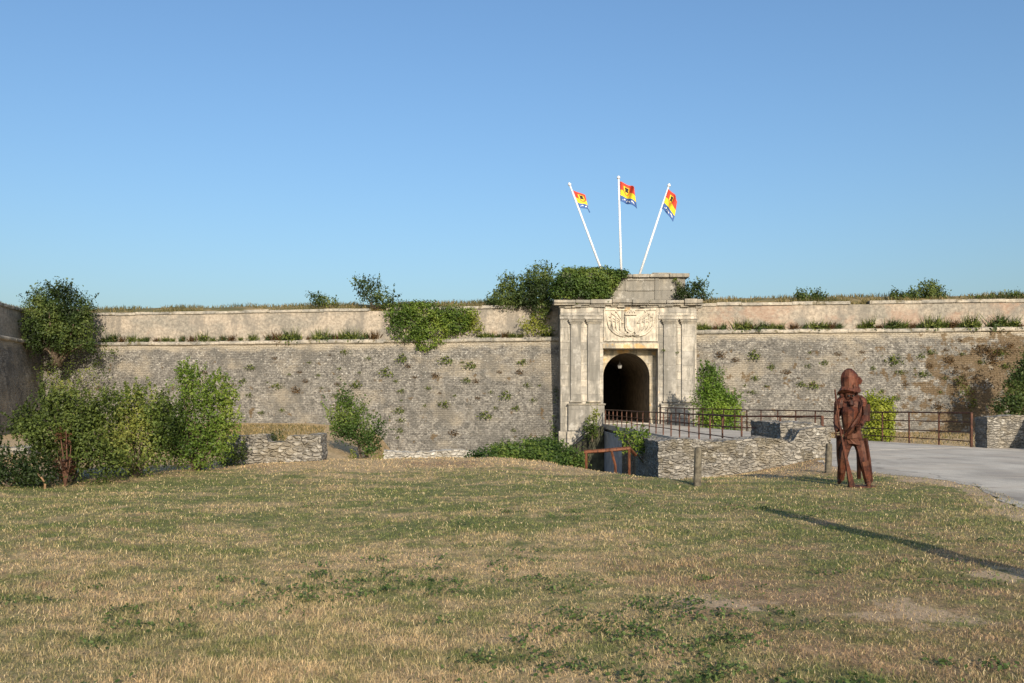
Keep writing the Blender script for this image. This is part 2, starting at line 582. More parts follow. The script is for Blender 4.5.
# road sheet with a ragged near edge
dense = []
for (x0, y0), (x1, y1) in zip(RE, RE[1:]):
    n = max(2, int(math.hypot(x1 - x0, y1 - y0) / .07))
    for i in range(n):
        f = i / n
        dense.append((x0 + (x1 - x0) * f, y0 + (y1 - y0) * f))
sm = np.array(dense)
for _ in range(30):
    sm[1:-1] = (sm[:-2] + sm[2:]) / 2
edge = []
acc = 0.0
for k in range(len(sm)):
    x, y = sm[k]
    tx, ty = sm[min(k + 1, len(sm) - 1)] - sm[max(k - 1, 0)]
    tl = math.hypot(tx, ty) or 1.0
    acc += .07
    j = (float(fbm(acc * .55, 3.3, 4, 8)) - .5) * 1.5 + (float(fbm(acc * 3.0, 7.7, 3, 4)) - .5) * .30
    edge.append((x + ty / tl * -j * .7, y + tx / tl * j * .7))
m = MB()
poly = edge + [(60, -12), (60, 27.6), (16.6, 28.2), (14.95, 29.6), (12.9, 33.0), (9.0, 33.0)]
vv = [m.bm.verts.new((x, y, .005)) for x, y in poly]
bmesh.ops.triangulate(m.bm, faces=[m.bm.faces.new(vv)])
ROAD = m_road()
road = m.build('road', ROAD)
tag(road, kind='structure')

# ------------------------------------------------------------------ leaf clouds
def leaf_quads(c, nrm, size, aspect=.55, up=None):
    """diamond leaves, folded along the midrib; c (n,3), nrm (n,3) unit"""
    n = len(c)
    a = RNG.normal(size=(n, 3)) if up is None else up + RNG.normal(size=(n, 3)) * .35
    t = a - (a * nrm).sum(1, keepdims=True) * nrm
    t /= np.linalg.norm(t, axis=1, keepdims=True) + 1e-9
    b = np.cross(nrm, t)
    s = size * RNG.uniform(.6, 1.3, (n, 1))
    base = c - t * s * .5
    tip = c + t * s * .5
    lift = nrm * s * .12
    l = c + b * s * aspect * .5 + lift
    r = c - b * s * aspect * .5 + lift
    V = np.stack([base, r, tip, l], 1).reshape(-1, 3)
    i = np.arange(n)[:, None] * 4
    Fc = np.concatenate([i + np.array([[0, 1, 2]]), i + np.array([[0, 2, 3]])], 1).reshape(-1, 3)
    return V, Fc


def unit(v):
    return v / (np.linalg.norm(v, axis=1, keepdims=True) + 1e-9)


def crown_points(blobs, n, cl=9, spread=.16, shell=.5, lump=.28):
    """leaf centres and normals, in twig clusters through the ellipsoids' outer volume"""
    vol = np.array([b[1][0] * b[1][1] * b[1][2] for b in blobs]) ** .67
    vol /= vol.sum()
    C, N = [], []
    for (c, r), w in zip(blobs, vol):
        k = max(3, int(n * w / cl))
        d = unit(RNG.normal(size=(k, 3)))
        bump = 1 + lump * (vnoise(d[:, 0] * 2.2 + c[0] * 3, d[:, 2] * 2.2 + d[:, 1] * 2.2 + c[2]) - .5) * 2
        rad = (shell + (1 - shell) * RNG.random(k) ** .6) * bump
        cc = np.array(c) + d * rad[:, None] * np.array(r)
        rm = float(np.mean(r))
        off = RNG.normal(size=(k, cl, 3)) * (spread * rm)
        pts = (cc[:, None] + off).reshape(-1, 3)
        dirs = np.repeat(unit(d / np.array(r) * rm), cl, 0)
        nn = unit(dirs * .75 + RNG.normal(size=dirs.shape) * .55 + np.array([0, -.05, .35]))
        C.append(pts)
        N.append(nn)
    return np.concatenate(C), np.concatenate(N)


def shoots(blobs, k, length, per, up=.8):
    """leafy shoots that stick out of the crown"""
    C, N = [], []
    for _ in range(k):
        c, r = blobs[RNG.integers(len(blobs))]
        d = unit(RNG.normal(size=(1, 3)))[0]
        d[2] = abs(d[2]) * .8 + .1
        p = np.array(c) + d * np.array(r) * .9
        dr = unit((d * (1 - up) + np.array([0, 0, up]) + RNG.normal(size=3) * .25)[None])[0]
        L = length * RNG.uniform(.4, 1.2)
        f = RNG.random(per)
        C.append(p + dr * (f * L)[:, None] + RNG.normal(size=(per, 3)) * .035 * length)
        N.append(unit(RNG.normal(size=(per, 3)) + np.array([0, -.3, .5])))
    return np.concatenate(C), np.concatenate(N)


def foliage(name, blobs, n, size, mat, parent, floor=None, sh=None, **kw):
    C, N = crown_points(blobs, n, **kw)
    if sh:
        c2, n2 = shoots(blobs, *sh)
        C, N = np.concatenate([C, c2]), np.concatenate([N, n2])
    if floor is not None:
        k = C[:, 2] > floor
        C, N = C[k], N[k]
    V, Fc = leaf_quads(C, N, size)
    lump = fbm(C[:, 0] * .9 + C[:, 1] * .4, C[:, 2] * .9, 3, 2)
    rnd = np.clip(RNG.random(len(C)) * .65 + (lump - .5) * 2.0 + .17, 0, 1)
    return from_arrays(name, V, Fc, mat, parent, rnd=np.repeat(rnd, 4))


BARK = m_plain('bark', (.13, .10, .07), .9, .4, 8)
BARK_PALE = m_plain('pale_bark', (.27, .22, .15), .9, .3, 8)


def stems(parent, base, blobs, r=.04, mat=None, name='stem', many=1):
    m = MB()
    base = Vector(base)
    for c, rr in blobs:
        for _ in range(many):
            c2 = Vector(c) + Vector((random.uniform(-.5, .5) * rr[0], random.uniform(-.5, .5) * rr[1], random.uniform(-.2, .7) * rr[2]))
            mid = base.lerp(c2, .5) + Vector((random.uniform(-.15, .15), random.uniform(-.1, .1), .1)) * (c2 - base).length * .5
            b2 = base + Vector((random.uniform(-1, 1), random.uniform(-1, 1), 0)) * r * 2
            m.tube([b2, base.lerp(mid, .5) + (b2 - base) * .5, mid, c2], [r, r * .8, r * .6, r * .2], 6)
    return m.build(name, mat or BARK, parent, smooth=True)


def B(px, py, rx, rz, Y, ry):
    k = Y / F
    return (P(px, py, Y), (rx * k, ry, rz * k))


L_DARK = m_leaf('leaf_dark', (.022, .038, .008), (.054, .086, .018), (.115, .150, .034))
L_MID = m_leaf('leaf_mid', (.036, .060, .010), (.095, .135, .022), (.225, .240, .048))
L_BRIGHT = m_leaf('leaf_bright', (.048, .088, .012), (.125, .190, .024), (.230, .280, .048))
L_IVY = m_leaf('leaf_ivy', (.030, .060, .010), (.078, .130, .022), (.160, .210, .040))
L_YELLOW = m_leaf('leaf_yellow_green', (.090, .115, .014), (.170, .200, .024), (.260, .270, .045))
L_OLIVE = m_leaf('leaf_olive', (.040, .060, .010), (.105, .140, .026), (.245, .255, .060))
L_CONE = m_leaf('leaf_cone', (.065, .120, .014), (.140, .225, .024), (.230, .310, .040))
L_LIME = m_leaf('leaf_lime', (.14, .175, .015), (.25, .29, .028), (.34, .36, .05))
L_BROWN = m_leaf('leaf_brown', (.050, .032, .012), (.130, .075, .028), (.200, .120, .050))
L_RED = m_leaf('leaf_dead', (.045, .020, .010), (.110, .045, .020), (.170, .080, .040))


def shrub(name, label, cat, base, blobs, n, size, mat, stem_r=.03, group=None, floor=None, sh=None, crown='foliage', trunk='stem', many=1, bark=None, **kw):
    t = thing(name, label, cat, base, group)
    foliage(crown, blobs, n, size, mat, t, floor, sh, **kw)
    if stem_r:
        stems(t, base, blobs, stem_r, bark, trunk, many)
    return t


# ------------------------------------------------------------------ ramparts
def wall_strip(name, P0, P1, z0, z1, batter0, batter1, mat, parent, res=(.25, .22), amp=.05, depth=.6, u0=0.0, seed=1):
    """a wall face from plan point P0 to P1, leaning by the batter (offset outwards at z0 and z1), UV in metres, thickened at the back"""
    P0, P1 = np.array(P0, float), np.array(P1, float)
    L = np.linalg.norm(P1 - P0)
    d = (P1 - P0) / L
    nrm = np.array([d[1], -d[0]])
    nu, nv = max(2, int(L / res[0])), max(2, int((z1 - z0) / res[1]))
    u = np.linspace(0, L, nu + 1)
    v = np.linspace(z0, z1, nv + 1)
    U, Vv = np.meshgrid(u, v)
    off = batter0 + (batter1 - batter0) * (Vv - z0) / (z1 - z0)
    off = off + (fbm(U * .5, Vv * .5, 3, seed) - .5) * amp * 2 + (fbm(U * 2.1, Vv * 3.1, 2, seed + 3) - .5) * amp
    X = P0[0] + d[0] * U + nrm[0] * off
    Yy = P0[1] + d[1] * U + nrm[1] * off
    V = np.stack([X, Yy, Vv], -1).reshape(-1, 3)
    id_ = np.arange((nu + 1) * (nv + 1)).reshape(nv + 1, nu + 1)
    q = np.stack([id_[:-1, :-1], id_[:-1, 1:], id_[1:, 1:], id_[1:, :-1]], -1).reshape(-1, 4)
    # back side, so that the wall has thickness
    n0 = len(V)
    bk = []
    for uu, zz in ((0, z0), (L, z0), (L, z1), (0, z1)):
        o = batter0 + (batter1 - batter0) * (zz - z0) / (z1 - z0) - depth
        bk.append((P0[0] + d[0] * uu + nrm[0] * o, P0[1] + d[1] * uu + nrm[1] * o, zz))
    V = np.concatenate([V, np.array(bk)])
    fr = [id_[0, 0], id_[0, -1], id_[-1, -1], id_[-1, 0]]
    ex = [[n0, n0 + 3, n0 + 2, n0 + 1], [fr[3], fr[2], n0 + 2, n0 + 3], [fr[1], n0 + 1, n0 + 2, fr[2]], [fr[0], fr[3], n0 + 3, n0]]
    q = np.concatenate([q, np.array(ex)])
    o = from_arrays(name, V, q, mat, parent, smooth=False)
    uvl = o.data.uv_layers.new(name='UVMap')
    li = q.ravel()
    UV = np.zeros((len(V), 2), dtype=np.float32)
    UV[:n0, 0] = U.ravel() + u0
    UV[:n0, 1] = Vv.ravel()
    UV[n0:] = [(u0 + a, b) for a, b in ((0, z0), (L, z0), (L, z1), (0, z1))]
    uvl.data.foreach_set('uv', UV[li].ravel())
    return o


def stone_course(name, P0, P1, z, h, out, depth, mat, parent, length=1.1, skip=0.0, jit=.03, roundy=False, seed=1):
    """a course of separate slabs (coping or cordon) laid along a wall, as one part; 'skip' drops some"""
    rg = random.Random(seed)
    P0, P1 = Vector((*P0, 0)), Vector((*P1, 0))
    L = (P1 - P0).length
    d = (P1 - P0) / L
    nrm = Vector((d.y, -d.x, 0))
    m = MB()
    u = 0.0
    while u < L:
        l = min(length * rg.uniform(.7, 1.4), L - u + .01)
        if rg.random() >= skip:
            zz, oo = z + rg.uniform(-jit, jit), out + rg.uniform(-jit, jit)
            hh = h * rg.uniform(.9, 1.08)
            if roundy:
                prof = [(-depth, zz), (oo * .35, zz), (oo * .85, zz + hh * .12), (oo, zz + hh * .4), (oo * .9, zz + hh * .75), (oo * .45, zz + hh), (-depth, zz + hh * 1.02)]
            else:
                prof = [(-depth, zz), (oo * .97, zz + .01), (oo, zz + hh * .4), (oo * .9, zz + hh * .9), (oo * .75, zz + hh), (-depth, zz + hh * 1.05)]
            a = [m.bm.verts.new(P0 + d * (u + .006) + nrm * o + Vector((0, 0, q))) for o, q in prof]
            b = [m.bm.verts.new(P0 + d * (u + l - .006) + nrm * (o + rg.uniform(-.01, .01)) + Vector((0, 0, q + rg.uniform(-.012, .012)))) for o, q in prof]
            k = len(prof)
            m.bm.faces.new(a)
            m.bm.faces.new(b[::-1])
            for i in range(k):
                j = (i + 1) % k
                m.bm.faces.new((a[j], a[i], b[i], b[j]))
        u += l
    return m.build(name, mat, parent)


COPING = m_coping('weathered_coping')
SOIL = m_plain('ledge_soil', (.11, .085, .045), .95, .4, 3)
LW0, LW1, ZL = (-33.9, 64.8), (3.6, 58.25), 5.28          # left curtain: line at the cordon
RW0, RW1, ZR = (9.5, 57.7), (46.0, 53.1), 5.66            # right curtain
FW0, FW1 = (-28.4, 40.2), (-33.9, 64.8)                   # left flank coming towards the camera


def rampart(label, P0, P1, zc, zt, mscarp, mplaster, seed, skip=.0, u0=0.0):
    t = thing('rampart_wall', label, 'rampart', (P0[0], P0[1], -3.6))
    wall_strip('scarp_face', P0, P1, -3.6, zc, .98, 0.0, mscarp, t, u0=u0, seed=seed)
    stone_course('cordon', P0, P1, zc, .26, .17, .5, COPING, t, 1.3, 0, .018, True, seed)
    d = Vector((P1[0] - P0[0], P1[1] - P0[1])).normalized()
    nn = Vector((d.y, -d.x))
    q0, q1 = Vector(P0) - nn * .32, Vector(P1) - nn * .32
    wall_strip('parapet', tuple(q0), tuple(q1), zc + .26, zt - .2, .06, 0, mplaster, t, amp=.035, depth=.6, u0=u0, seed=seed + 9)
    stone_course('coping', tuple(q0), tuple(q1), zt - .2, .2, .10, .6, COPING, t, 1.5, skip, .02, False, seed + 5)
    return t


rampart('long weathered grey stone rampart between the corner tree and the gate', LW0, LW1, ZL, 7.68,
        m_scarp('scarp_left', ZL), m_plaster('parapet_left', .60), 2, .02)
rampart('stone rampart with pinkish parapet running away from the gate past the rusty soldier', RW0, RW1, ZR, 7.68,
        m_scarp('scarp_right', ZR, .575, (11.0, 22.0), .57, 40), m_plaster('parapet_right', .465, 20), 6, .12)
rampart('shaded flank of the rampart meeting the long wall behind the dark corner tree', FW0, FW1, ZL, 7.68,
        m_scarp('scarp_flank', ZL, .62, None, .6, 80), m_plaster('parapet_flank', .62, 50), 11, 0)

# earth bank on top of the rampart, one strip that follows the walls
line = [Vector(FW0), Vector(FW1), Vector((3.6, 58.25)), Vector((9.5, 57.7)), Vector(RW1)]
pl = []
for i in range(len(line) - 1):
    n = max(2, int((line[i + 1] - line[i]).length / .7))
    pl += [line[i].lerp(line[i + 1], k / n) for k in range(n)]
pl.append(line[-1])
prof = [(.62, 7.2), (.75, 7.58), (1.1, 7.72), (2.2, 8.02), (3.6, 8.30), (5.5, 8.45), (9, 8.5), (16, 8.3), (30, 5.5), (45, -1.5)]
rows = []
for i, p in enumerate(pl):
    d = (pl[min(i + 2, len(pl) - 1)] - pl[max(i - 2, 0)]).normalized()
    nb = Vector((-d.y, d.x))
    row = []
    for o, z in prof:
        zz = z + (float(fbm(p.x * .25 + o, p.y * .3 + o * .4, 4, 6)) - .5) * (.0 if o < .7 else .30)
        row.append((p.x + nb.x * o, p.y + nb.y * o, zz))
    rows.append(row)
A = np.array(rows)
idb = np.arange(A.shape[0] * A.shape[1]).reshape(A.shape[:2])
qb = np.stack([idb[:-1, :-1], idb[1:, :-1], idb[1:, 1:], idb[:-1, 1:]], -1).reshape(-1, 4)
t = NT('bank_dry_turf')
p_ = t.pos()
t.col(t.mix(t.ramp(t.noise(p_, .7, 6, .65), .38, .6), (.30, .215, .10), (.115, .105, .04)))
BANK = t.m
bank = from_arrays('rampart_hill', A.reshape(-1, 3), qb, BANK, smooth=True)
tag(bank, kind='structure')

# ------------------------------------------------------------------ gatehouse
YF = 56.0
K = YF / F
gx = lambda px: (px - HX) * K
gzz = lambda py: CZ + (HY - py) * K
ASH = m_ashlar('ashlar_cream')
ASHG = m_ashlar('ashlar_grey', (.385, .355, .30), .43, 1.6, .9, .8, .72)
ASHW = m_ashlar('ashlar_warm', (.50, .42, .295), .56, .8, .42, .62, .56)
ASHA = m_ashlar('ashlar_attic', (.29, .265, .215), .40, 1.5, .6, .6, .74)
CORN = m_ashlar('cornice_stone', (.36, .32, .25), .44, 5, 3, .9, .72)
RELIEF = m_ashlar('relief_stone', (.50, .45, .36), .62, 6, 6, 1.0, .66)
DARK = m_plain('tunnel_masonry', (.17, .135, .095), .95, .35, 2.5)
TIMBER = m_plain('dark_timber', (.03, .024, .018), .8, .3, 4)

gate = thing('stone_gatehouse', 'pale classical stone gateway with pilasters, carved panel and dark arch', 'gatehouse', (gx(628), YF, 0))
xl, xr, rl, rr = gx(560.5), gx(696.5), gx(603.2), gx(658)
m = MB()
m.box(xl, rl, YF, 59.6, -3.6, 7.42)
m.box(rr, xr, YF, 59.6, -3.6, 7.42)
m.box(rl, rr, YF, 59.6, 4.66, 7.42)
m.box(rl, rr, YF, YF + .9, -3.6, -.03)
m.build('front_wall', ASH, gate)
# recessed arch panel
ax, ar, az = gx(628.3), 1.47, gzz(376)
pts_o, pts_i = [], []
N = 24
arc = [(ax + ar * math.cos(math.pi * k / N), az + ar * math.sin(math.pi * k / N)) for k in range(N + 1)]
m = MB()
m.box(rl - .1, ax - ar, YF + .95, YF + 1.5, -.4, az)
m.box(ax + ar, rr + .1, YF + .95, YF + 1.5, -.4, az)
outer = []
for x, z in arc:
    outer.append((min(max(x * 1.0 + (x - ax) * 1.5, rl - .1), rr + .1), 4.72) if z - az > ar * .35 else ((rr + .1 if x > ax else rl - .1), az + (z - az) * 2.9))
for k in range(N):
    (x0, z0), (x1, z1) = arc[k], arc[k + 1]
    (u0, w0), (u1, w1) = outer[k], outer[k + 1]
    m.prism([(x0, z0), (u0, w0), (u1, w1), (x1, z1)], YF + .95, YF + 1.5)
m.build('arch_panel', ASHW, gate)
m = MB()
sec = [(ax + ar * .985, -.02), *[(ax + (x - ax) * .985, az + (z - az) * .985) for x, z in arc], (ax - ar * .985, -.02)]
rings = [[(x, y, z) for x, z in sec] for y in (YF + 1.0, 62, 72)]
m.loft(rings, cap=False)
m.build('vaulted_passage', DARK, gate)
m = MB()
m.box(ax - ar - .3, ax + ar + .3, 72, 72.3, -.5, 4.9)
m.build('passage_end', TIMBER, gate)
m = MB().box(ax - ar - .2, ax + ar + .2, YF + .85, 72, -.3, .022)
m.build('passage_floor', ROAD, gate)
# ledge under the carved panel
m = MB()
m.box(rl - .02, rr + .02, YF - .10, YF + .3, gzz(348.6), gzz(343.5), .03)
m.build('lintel_ledge', ASHW, gate)
# pilasters with capitals
for px0, px1 in ((570.5, 580.8), (587.6, 599.8), (663.3, 675.3), (681.4, 694.6)):
    m = MB()
    x0, x1 = gx(px0), gx(px1)
    m.box(x0, x1, YF - .16, YF + .1, gzz(402.8), gzz(323), .015)
    pil = m.build('pilaster', ASHG, gate)
    m = MB()
    m.box(x0 - .05, x1 + .05, YF - .21, YF + .1, gzz(324), gzz(322.4), .01)
    m.box(x0 - .12, x1 + .12, YF - .29, YF + .1, gzz(322.3), gzz(320.3), .03)
    m.box(x0 - .16, x1 + .16, YF - .33, YF + .1, gzz(320.2), gzz(319.2), .015)
    m.build('capital', CORN, pil)
    m = MB()
    m.box(x0 - .06, x1 + .06, YF - .24, YF + .1, gzz(402.6), gzz(400.6), .03)
    m.build('base_moulding', CORN, pil)
for px0, px1 in ((568, 604.0), (660.4, 697.2)):
    x0, x1 = gx(px0), gx(px1)
    m = MB()
    m.box(x0, x1, YF - .30, YF + .1, gzz(430.5), gzz(405), .015)
    ped = m.build('pedestal', ASHG, gate)
    m = MB()
    m.box(x0 - .07, x1 + .07, YF - .38, YF + .1, gzz(405), gzz(403.4), .03)
    m.build('pedestal_cap', CORN, ped)
    m = MB()
    m.box(x0 - .08, x1 + .08, YF - .40, YF + .1, -3.6, gzz(431), .03)
    m.build('plinth', ASH, ped)
m = MB()
m.box(xl - .12, gx(567.5), YF - .12, YF + .2, -3.6, gzz(431), .03)
m.build('corner_plinth', ASH, gate)
# architrave, frieze blocks and broken cornice
m = MB()
for a, b in ((560.2, 602.8), (658.4, 696.8)):
    m = MB()
    m.box(gx(a) - .03, gx(b), YF - .10, YF + .1, gzz(318.9), gzz(316.2), .01)
    m.box(gx(a) - .05, gx(b), YF - .15, YF + .1, gzz(316.1), gzz(315.0), .02)
    m.build('architrave', ASH, gate)
m = MB()
rg = random.Random(3)
u = xl - .1
while u < xr:
    w = rg.uniform(.14, .26)
    m.box(u, u + w * 2, YF - rg.uniform(.03, .2), YF + .1, gzz(307.4) + rg.uniform(-.05, .05), 7.45, .02)
    u += w * 2
m.build('frieze', CORN, gate)
m = MB()
u = xl - .42
while u < xr + .25:
    w = min(rg.uniform(.5, 1.5), xr + .33 - u)
    if True:
        o = .42 + rg.uniform(-.09, .06)
        zt = 7.70 + rg.uniform(-.05, .05)
        m.box(u, u + w - .02, YF - o, YF + 1.4, 7.45 + rg.uniform(0, .04), zt, .04, 2)
        m.box(u, u + w - .02, YF - o + .12, YF + .4, 7.36, 7.46, .02)
    u += w
m.build('cornice', CORN, gate, rough=.02, freq=3)
# attic storey with its own panels and cornice
ax0, ax1 = gx(566), gx(689)
m = MB()
m.prism([(gx(563), 7.55), (gx(693), 7.55), (gx(691), 8.35), (ax1 - .03, 8.37), (ax1 - .06, 9.2), (ax0 + .06, 9.2), (ax0, 8.35)], YF + .9, YF + 3.4)
m.box(gx(627), gx(628.3), YF + .84, YF + 1, 8.38, 9.2)
m.box(gx(657), gx(661), YF + .82, YF + 1, 7.7, 9.2, .02)
m.box(gx(629), gx(656.5), YF + .84, YF + 1, 8.36, 8.45, .01)
m.box(gx(629), gx(656.5), YF + .84, YF + 1, 9.02, 9.2, .01)
m.box(gx(678), gx(682), YF + .83, YF + 1, 8.38, 9.2, .01)
m.build('attic', ASHA, gate, rough=.015)
m = MB()
u = ax0 - .2
while u < ax1 + .15:
    w = min(rg.uniform(.7, 1.6), ax1 + .22 - u)
    m.box(u, u + w - .02, YF + .62 + rg.uniform(-.04, .04), YF + 3.5, 9.2, 9.44 + rg.uniform(-.03, .05), .05, 2)
    u += w
m.box(gx(655), gx(676), YF + 1.3, YF + 3.3, 9.44, 9.60, .08)
m.build('attic_cornice', CORN, gate, rough=.02, freq=3)
# carved relief: shield under a crown between two fans of drooping banners
pz0, pz1 = gzz(341.5), gzz(309.2)
m = MB()
m.box(gx(603.6), gx(657.6), YF - .035, YF + .05, pz0, pz1)
for (a, b, c, d) in ((603.6, 605.2, 341.5, 309.2), (656.0, 657.6, 341.5, 309.2), (605.2, 656.0, 310.6, 309.2), (605.2, 656.0, 341.5, 340.2)):
    m.box(gx(a), gx(b), YF - .10, YF, gzz(c), gzz(d), .015)
panel = m.build('relief_panel', RELIEF, gate)
cx = gx(630.5)
m = MB()
sh = [(-.36, .55), (.36, .55), (.36, -.1), (.30, -.36), (.12, -.52), (0, -.58), (-.12, -.52), (-.30, -.36), (-.36, -.1)]
zc_ = gzz(325)
m.prism([(cx + x, zc_ + z) for x, z in sh], YF - .20, YF)
m.prism([(cx + x * .74, zc_ + .02 + z * .76) for x, z in sh], YF - .25, YF - .19)
m.build('carved_shield', RELIEF, panel)
m = MB()
m.box(cx - .38, cx + .38, YF - .2, YF, zc_ + .60, zc_ + .70, .02)
for k in range(5):
    m.tube([(cx - .34 + .17 * k, YF - .1, zc_ + .68), (cx - .22 + .11 * k, YF - .14, zc_ + .84), (cx - .1 + .05 * k, YF - .12, zc_ + .95)], [.06, .05, .04], 6)
m.tube([(cx, YF - .12, zc_ + .90), (cx, YF - .12, zc_ + 1.0)], [.09, .05], 8)
m.build('carved_crown', RELIEF, panel)
m = MB()
for sgn in (-1, 1):
    for k in range(4):
        r0 = .30 + .265 * k
        pts = [(cx + sgn * (.26 + .02 * k), YF - .10, zc_ - .40 - .06 * k)]
        for q in range(8):
            f = q / 7
            a_ = min(f * 1.9, 1.45)
            pts.append((cx + sgn * (.34 + r0 * math.sin(a_)), YF - .075 + .02 * math.sin(q * 2 + k), zc_ - .50 - .07 * k + r0 * .95 * (1 - math.cos(a_)) + max(0, f - .76) * (2.6 - .15 * k)))
        m.tube(pts, [.05, .06, .065, .07, .075, .075, .07, .06, .04], 6)
    for k in range(4):
        a = .5 + .28 * k
        m.tube([(cx + sgn * .4, YF - .08, zc_ + .1), (cx + sgn * (.4 + 1.05 * math.sin(a)), YF - .08, zc_ + .1 + .85 * math.cos(a))], [.03, .025], 6)
        m.tube([(cx + sgn * (.4 + 1.0 * math.sin(a)), YF - .09, zc_ + .1 + .8 * math.cos(a)), (cx + sgn * (.42 + 1.1 * math.sin(a)), YF - .09, zc_ + .08 + .95 * math.cos(a))], [.07, .01], 6)
m.build('carved_banners', RELIEF, panel, smooth=True)
m = MB()
for k in range(9):
    m.tube([(cx - .5 + .125 * k, YF - .07, zc_ - .72 + .03 * (k % 3)), (cx - .47 + .12 * k, YF - .14, zc_ - .60 + .05 * (k % 2)), (cx - .4 + .1 * k, YF - .07, zc_ - .5)], [.07, .10, .05], 6)
m.build('carved_scrolls', RELIEF, panel, smooth=True)

# lantern in the arch
ln = thing('hanging_lantern', 'small white lantern hanging inside the dark gate arch', 'lantern', (gx(623), YF + 1.9, 3.4))
LW = m_plain('lantern_white', (.26, .25, .23), .4, .1, 5)
IRON = m_plain('black_iron', (.03, .028, .026), .6, .2, 9)
lx, ly = gx(623.2), YF + 1.8
m = MB().tube([(lx, ly, 4.38), (lx, ly, 3.78)], .015, 6)
m.build('chain', IRON, ln)
m = MB().tube([(lx, ly, 3.50), (lx, ly, 3.70)], [.11, .15], 6)
m.build('glass_body', LW, ln)
m = MB().tube([(lx, ly, 3.70), (lx, ly, 3.82)], [.19, .03], 6)
m.build('cap', IRON, ln)

# ------------------------------------------------------------------ flags
POLE = m_plain('white_painted_pole', (.70, .70, .69), .45, .05, 3)
FLAGM = [m_plain('flag_red', (.62, .06, .03), .7, .08, 3), m_plain('flag_yellow', (.80, .58, .03), .7, .08, 3), m_plain('flag_blue', (.05, .12, .33), .7, .08, 3),
         m_plain('flag_black', (.03, .025, .03), .7, .1, 3), m_plain('flag_white', (.75, .74, .70), .7, .05, 3), m_plain('flag_orange', (.72, .20, .04), .7, .08, 3)]


def flag_cell(u, v):
    if v < .30:
        if abs(v - (.15 + .035 * math.sin(u * 26))) < .03 and .15 < u < .9 and (int(u * 17) % 3):
            return 4
        return 2
    if .58 < v < .82 and abs(u - .44) < .10 - (.04 if .68 < v < .72 else 0):
        return 3
    if .40 < v < .60 and abs(abs(u - .44) - (v - .38) * .75) < .055:
        return 5
    if abs(u - .44) < .15 and .5 < v < .86:
        return 1
    return 0 if v > .60 else 1


def flag(label, top, along, length, height, fly, sag, wave, ph):
    """cloth hoisted on a pole: top = upper hoist corner, along = unit vector down the pole, fly = horizontal direction"""
    nu, nv = 46, 34
    top, along, fly = Vector(top), Vector(along), Vector(fly)
    me = bpy.data.meshes.new('flag')
    vs, fs, mi = [], [], []
    side = fly.cross(Vector((0, 0, 1))).normalized()
    for j in range(nv + 1):
        for i in range(nu + 1):
            u, v = i / nu, j / nv
            p = top + along * (height * v) + fly * (length * u * (1 - .12 * math.sin(u * 5 + ph))) + Vector((0, 0, -1)) * (sag * length * u ** 1.25)
            p += side * (wave * u ** .7 * math.sin(u * 7.5 + v * 2.2 + ph)) + Vector((0, 0, 1)) * (.05 * u * math.sin(u * 9 + ph * 2))
            vs.append(p)
    for j in range(nv):
        for i in range(nu):
            a = j * (nu + 1) + i
            fs.append((a, a + 1, a + nu + 2, a + nu + 1))
            mi.append(flag_cell((i + .5) / nu, 1 - (j + .5) / nv))
    me.from_pydata(vs, [], fs)
    for q in FLAGM:
        me.materials.append(q)
    me.polygons.foreach_set('material_index', mi)
    me.polygons.foreach_set('use_smooth', [True] * len(fs))
    o = link(bpy.data.objects.new('flag', me))
    sd = o.modifiers.new('cloth', 'SOLIDIFY')
    sd.thickness = .012
    return tag(o, label, 'flag', 'flags above the gate')


YP = 58.6
for (bx, by), (tx, ty), lab in (((606.6, 284), (570, 185.5), 'white flagpole leaning towards the long wall, first of the fan of three'),
                                ((621.6, 284), (618.6, 178.8), 'upright white flagpole in the middle of the fan above the gate'),
                                ((636.5, 284), (668.6, 186.5), 'white flagpole leaning towards the rusty soldier, above the attic cornice')):
    b, tp = P(bx, by, YP), P(tx, ty, YP)
    fp = thing('flagpole', lab, 'flagpole', b, 'flagpoles above the gate')
    m = MB().tube([b, Vector(b).lerp(Vector(tp), .5), tp], [.080, .070, .056], 12)
    m.build('pole', POLE, fp, smooth=True)
    d = (Vector(tp) - Vector(b)).normalized()
    m = MB().tube([Vector(tp), Vector(tp) + d * .05, Vector(tp) + d * .12, Vector(tp) + d * .2], [.09, .115, .10, .04], 10)
    m.build('finial', POLE, fp, smooth=True)


def dirn(a, b):
    return (Vector(P(*b, YP)) - Vector(P(*a, YP))).normalized()


flag('wind-blown red, yellow and blue flag at the top of the upright middle flagpole', Vector(P(620.0, 181.5, YP - .08)), dirn((618.6, 178.8), (621.6, 284)), .95, 1.28, (.92, -.39, 0), .55, .30, .4)
flag('red, yellow and blue flag partly behind its pole leaning towards the long wall', Vector(P(573.2, 190.6, YP + .18)), dirn((570, 185.5), (606.6, 284)), .95, 1.16, (.93, .36, 0), .30, .20, 2.2)
flag('drooping red, yellow and blue flag on the pole leaning towards the rusty soldier', Vector(P(668.6, 189.0, YP - .10)), dirn((668.6, 186.5), (636.5, 284)), .72, 1.34, (.72, -.69, 0), 1.25, .16, 1.2)

